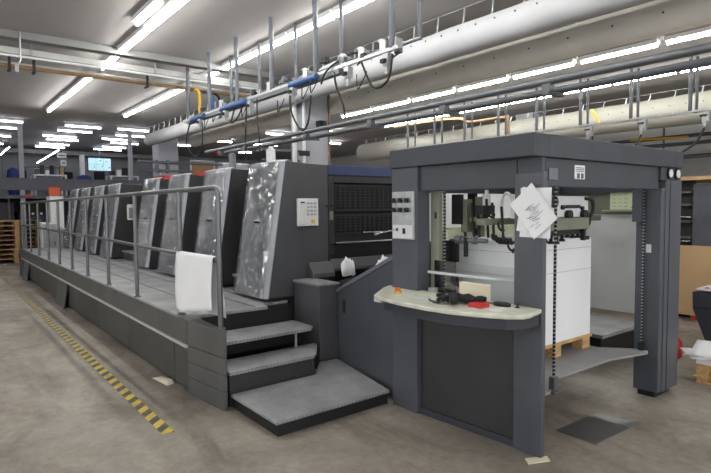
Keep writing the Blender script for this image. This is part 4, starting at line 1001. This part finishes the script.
def cab(name, label, cat, x0, x1, y0, y1, z0, z1, m, door=True, m2=None, group=None):
    t = thing(name, label, cat, ((x0 + x1) / 2, (y0 + y1) / 2, z0), group)
    MB().box(x0, x1, y0, y1, z0, z1).build('body', M[m], t, bevel=.01)
    if door:
        f = MB().box(x0 + .03, x1 - .03, y0 - .015, y0, z0 + .06, z1 - .05).build('door', M[m2 or m], t)
        MB().box(x1 - .10, x1 - .08, y0 - .035, y0 - .015, (z0 + z1) / 2 - .06, (z0 + z1) / 2 + .06).build('handle', M['rubber'], f)
    return t
cab('delivery_cabinet', 'white cabinet at the walkway end behind the railing', 'cabinet', 2.55, 2.98, 18.4, 19.1, 0, 1.25, 'offwhite', m2='galv')
cab('delivery_cabinet', 'tall pale cabinet left of the farthest wrapped tower', 'cabinet', 2.92, 3.30, 19.2, 19.9, 0, 2.05, 'white', m2='offwhite')
cab('delivery_cabinet', 'grey cabinet just left of the farthest wrapped tower', 'cabinet', 2.85, 3.2, 17.0, 17.6, 0, 1.1, 'galv', m2='rod')
t = thing('far_machine', 'dark machine under the gallery above the pallets', 'machine', (2.9, 21.6, 0))
MB().box(2.3, 3.6, 21.2, 22.4, 0, 1.55).box(2.5, 3.4, 21.3, 22.2, 1.55, 1.95).build('housing', M['deep'], t, bevel=.02)
MB().box(2.55, 3.3, 21.17, 21.2, 1.15, 1.4).build('panel_window', M['blue'], t)
for k in range(3): MB().cyl((2.7 + k * .25, 21.2, 1.5), (2.7 + k * .25, 21.15, 1.5), .04, 10).build('dial', M['gauge'], t)
t = thing('far_machine', 'bluish grey machine under the gallery at the left edge', 'machine', (1.3, 21.8, 0))
MB().box(.2, 2.2, 21.5, 22.6, 0, 1.9).build('housing', M['mezz'], t, bevel=.02)
MB().box(.3, 1.7, 21.47, 21.5, 1.3, 1.75).build('panel_window', M['machine'], t)
MB().box(2.02, 2.08, 21.4, 21.5, .6, 2.0).build('side_post', M['rod'], t)
t = thing('orange_sign', 'orange sign board hung on the gallery beam', 'sign', (3.23, 20.36, 2.1))
MB().box(3.09, 3.40, 20.36, 20.40, 2.03, 2.36).build('board', M['orange'], t, bevel=.005)
MB().box(3.07, 3.42, 20.385, 20.40, 2.01, 2.38).build('frame', M['red'], t)
tag(MB().box(2.42, 2.58, 20.34, 20.40, 2.05, 2.14).cyl((2.5, 20.34, 2.10), (2.5, 20.31, 2.10), .03, 10).build('alarm_light', M['red'], loc=(2.5, 20.37, 2.1)), 'small red alarm lamp under the gallery beam', 'lamp')

# gallery furniture (floor of the gallery at 2.1)
def table(label, x0, x1, y0, y1, zt, m='offwhite', z0=2.1):
    t = thing('work_table', label, 'table', ((x0 + x1) / 2, (y0 + y1) / 2, z0))
    MB().box(x0, x1, y0, y1, zt - .05, zt).build('table_top', M[m], t)
    for x in (x0, x1 - .06):
        for y in (y0, y1 - .06): MB().box(x, x + .06, y, y + .06, z0, zt - .05).build('leg', M[m], t)
    return t
table('pale work table on the gallery under the small signs', 2.88, 3.92, 22, 22.9, 2.88)
table('pale work table on the gallery right of the screen', 5.45, 6.5, 22.2, 23.0, 2.92)
table('long bench on the gallery at the left edge', .6, 1.9, 22.5, 23.3, 2.9)
cols = ['machine', 'black', 'offwhite', 'deep', 'rod', 'woodold']
rnd = random.Random(12)
names = ['leftmost', 'second from left', 'third from left', 'fourth from left', 'fifth from left', 'rightmost']
for k in range(6):
    x = 2.95 + k * .155; h = (.2, .3, .16, .33, .22, .28)[k]
    t = thing('parts_box', f'{names[k]} of the small boxes on the gallery table', 'box', (x, 22.2, 2.88), 'boxes on the gallery table')
    MB().box(x, x + .12, 22.1, 22.3, 2.88, 2.88 + h).build('box_body', M[cols[k]], t, bevel=.01)
    MB().box(x - .004, x + .124, 22.096, 22.304, 2.88 + h, 2.90 + h).build('box_lid', M[cols[(k + 2) % 6]], t)
for k in range(4):
    x = 5.5 + k * .24
    t = thing('parts_box', f'{["leftmost", "second", "third", "rightmost"][k]} box on the gallery table right of the screen', 'box', (x, 22.5, 2.92), 'boxes on the right gallery table')
    MB().box(x, x + .17, 22.4, 22.6, 2.92, 3.08 + .08 * (k % 3)).build('box_body', M[cols[(k + 1) % 6]], t, bevel=.01)
    MB().box(x - .004, x + .174, 22.396, 22.604, 3.08 + .08 * (k % 3), 3.1 + .08 * (k % 3)).build('box_lid', M[cols[(k + 3) % 6]], t)
t = thing('wall_screen', 'large bright screen with six camera views above the gallery', 'screen', (5.95, 26, 3.6))
MB().box(5.46, 6.44, 25.98, 26.06, 3.30, 3.90).build('bezel', M['rubber'], t)
MB().box(5.49, 6.41, 25.97, 25.98, 3.33, 3.87).build('display', M['screen'], t)
mb = MB().box(5.49, 6.41, 25.965, 25.97, 3.594, 3.606)
for x in (5.79, 6.10): mb.box(x, x + .012, 25.965, 25.97, 3.33, 3.87)
for (x, z) in ((5.95, 3.74), (6.2, 3.72), (6.33, 3.45), (5.7, 3.46), (6.02, 3.5)): mb.box(x, x + .05, 25.965, 25.97, z, z + .05)
mb.build('view_grid', M['screenline'], t)
MB().box(5.92, 5.98, 26.0, 26.06, 2.1, 4.2).build('stand', M['rod'], t)
for k, (x0, x1, z0, z1) in enumerate(((3.63, 3.93, 3.49, 3.66), (3.74, 3.92, 3.2, 3.42))):
    t = thing('hanging_sign', ['pale blue sign hanging over the gallery table', 'small square sign hanging below the pale blue sign'][k], 'sign', (x0, 22, z0))
    MB().box(x0, x1, 22, 22.02, z0, z1).build('board', M['galv'], t)
    MB().cyl((x0 + .05, 22.01, z1), (x0 + .05, 22.01, CZ), .006, 6).cyl((x1 - .05, 22.01, z1), (x1 - .05, 22.01, CZ), .006, 6).build('hanger_wire', M['rod'], t)
    MB().box(x0 + .04, x1 - .04, 21.995, 22.0, (z0 + z1) / 2 - .02, (z0 + z1) / 2 + .02).build('sign_print', M['mezz'], t)
for k, (x, y, r, h, lab) in enumerate(((2.3, 22.3, .2, 1.0, 'dark blue covered bin beside the left steel post'), (4.62, 22.6, .3, .82, 'dark blue covered heap on the gallery below the screen'))):
    t = thing('blue_bin', lab, 'bin', (x, y, 2.1))
    MB().tube([(x, y, 2.1), (x, y, 2.1 + h * .7), (x, y, 2.1 + h * .92), (x, y, 2.1 + h)], [r * .8, r, r * .85, r * .3], 16).build('bin_body', M['deskblue'], t)
    MB().tube([(x, y, 2.1 + h * .66), (x, y, 2.1 + h * .72)], r * 1.04, 16).build('rim', M['blue'], t)
cab('locker', 'pale upright post-like locker left of the screen', 'locker', 4.78, 4.92, 23.9, 24.2, 2.1, 3.8, 'offwhite')
cab('locker', 'grey cabinet on the gallery at the left edge', 'locker', 1.2, 1.95, 24.4, 25, 2.1, 3.5, 'rod')
cab('locker', 'wide grey cabinet on the gallery behind the table', 'locker', 3.0, 4.4, 25, 25.5, 2.1, 3.35, 'mezz', m2='rod')
for k, (x, y) in enumerate(((4.2, 23.3), (5.2, 22.6), (2.65, 23.3))):
    t = thing('office_chair', ['black office chair right of the gallery table', 'black office chair left of the right gallery table', 'black office chair left of the gallery table'][k], 'chair', (x, y, 2.1), 'black chairs on the gallery')
    MB().box(x - .22, x + .22, y - .2, y + .2, 2.52, 2.58).build('seat', M['cloth'], t, bevel=.02)
    MB().box(x - .2, x + .2, y + .18, y + .24, 2.62, 3.08).build('backrest', M['cloth'], t, bevel=.03)
    MB().cyl((x, y, 2.14), (x, y, 2.52), .03, 8).box(x - .02, x + .02, y + .14, y + .2, 2.5, 2.75).build('gas_lift', M['rubber'], t)
    mb = MB()
    for a in range(5): mb.tube([(x, y, 2.16), (x + .25 * math.cos(a * 1.257), y + .25 * math.sin(a * 1.257), 2.13)], .02, 6)
    mb.build('star_base', M['rubber'], t)
t = thing('notice_board', 'brown notice board with pale frame behind the third tower', 'notice board', (9.9, 24, 3.1))
MB().box(9.33, 10.41, 24.0, 24.04, 3.05, 3.76).build('board', M['woodold'], t)
MB().box(9.28, 10.46, 23.99, 24.0, 3.76, 3.82).box(9.28, 9.34, 23.99, 24.0, 3.0, 3.82).box(10.40, 10.46, 23.99, 24.0, 3.0, 3.82).build('frame', M['white'], t)
MB().box(9.5, 9.56, 24.04, 24.1, 0, 3.5).box(10.2, 10.26, 24.04, 24.1, 0, 3.5).build('stand', M['rod'], t)
t = thing('notice_board', 'pale framed board right of the brown notice board', 'notice board', (11.6, 24.5, 3.1))
MB().box(10.9, 12.4, 24.5, 24.54, 3.0, 3.75).build('board', M['galv'], t)
MB().box(10.85, 12.45, 24.49, 24.5, 3.75, 3.80).box(10.85, 10.92, 24.49, 24.5, 2.95, 3.8).build('frame', M['white'], t)
MB().box(11.2, 11.26, 24.54, 24.6, 0, 3.5).box(12.1, 12.16, 24.54, 24.6, 0, 3.5).build('stand', M['rod'], t)
t = thing('wall_pipes', 'grey pipes bracketed on the far square column', 'pipes', (6.1, 19.5, 3.2))
MB().cyl((5.7, 19.5, 3.28), (8.8, 19.5, 3.28), .05, 8).build('pipe_run', M['rod'], t)
MB().cyl((5.9, 19.5, 2.98), (7.6, 19.5, 2.98), .04, 8).build('pipe_run', M['rod'], t)
MB().box(6.3, 6.36, 19.45, 19.6, 2.9, 3.35).box(6.7, 6.76, 19.45, 19.6, 2.9, 3.35).build('bracket', M['pipe'], t)
t = thing('column_pipes', 'pale vertical pipes and boxes on the left of the near square column', 'pipes', (6.0, 9.6, 0))
MB().cyl((6.02, 9.75, 0), (6.02, 9.75, 3.85), .05, 10).build('pipe_run', M['offwhite'], t)
MB().cyl((6.10, 9.52, 0), (6.10, 9.52, 3.85), .035, 10).build('pipe_run', M['offwhite'], t)
MB().cyl((6.73, 9.52, 0), (6.73, 9.52, 4.4), .022, 8).build('red_pipe', M['brown'], t)
for z in (2.3, 2.7, 3.15): MB().box(5.98, 6.2, 9.46, 9.55, z, z + .10).build('clamp_box', M['rubber'], t)
tag(MB().box(6.42, 6.58, 9.40, 9.55, 3.28, 3.44).box(6.46, 6.54, 9.34, 9.40, 3.32, 3.42).cyl((6.5, 9.34, 3.36), (6.45, 9.26, 3.34), .03, 8).build('wall_speaker', M['rubber'], loc=(6.5, 9.5, 3.36)), 'small dark device mounted high on the near square column', 'device')

sc = bpy.context.scene
sc.view_settings.view_transform = 'Standard'
sc.view_settings.look = 'None'
sc.view_settings.exposure = 0.0
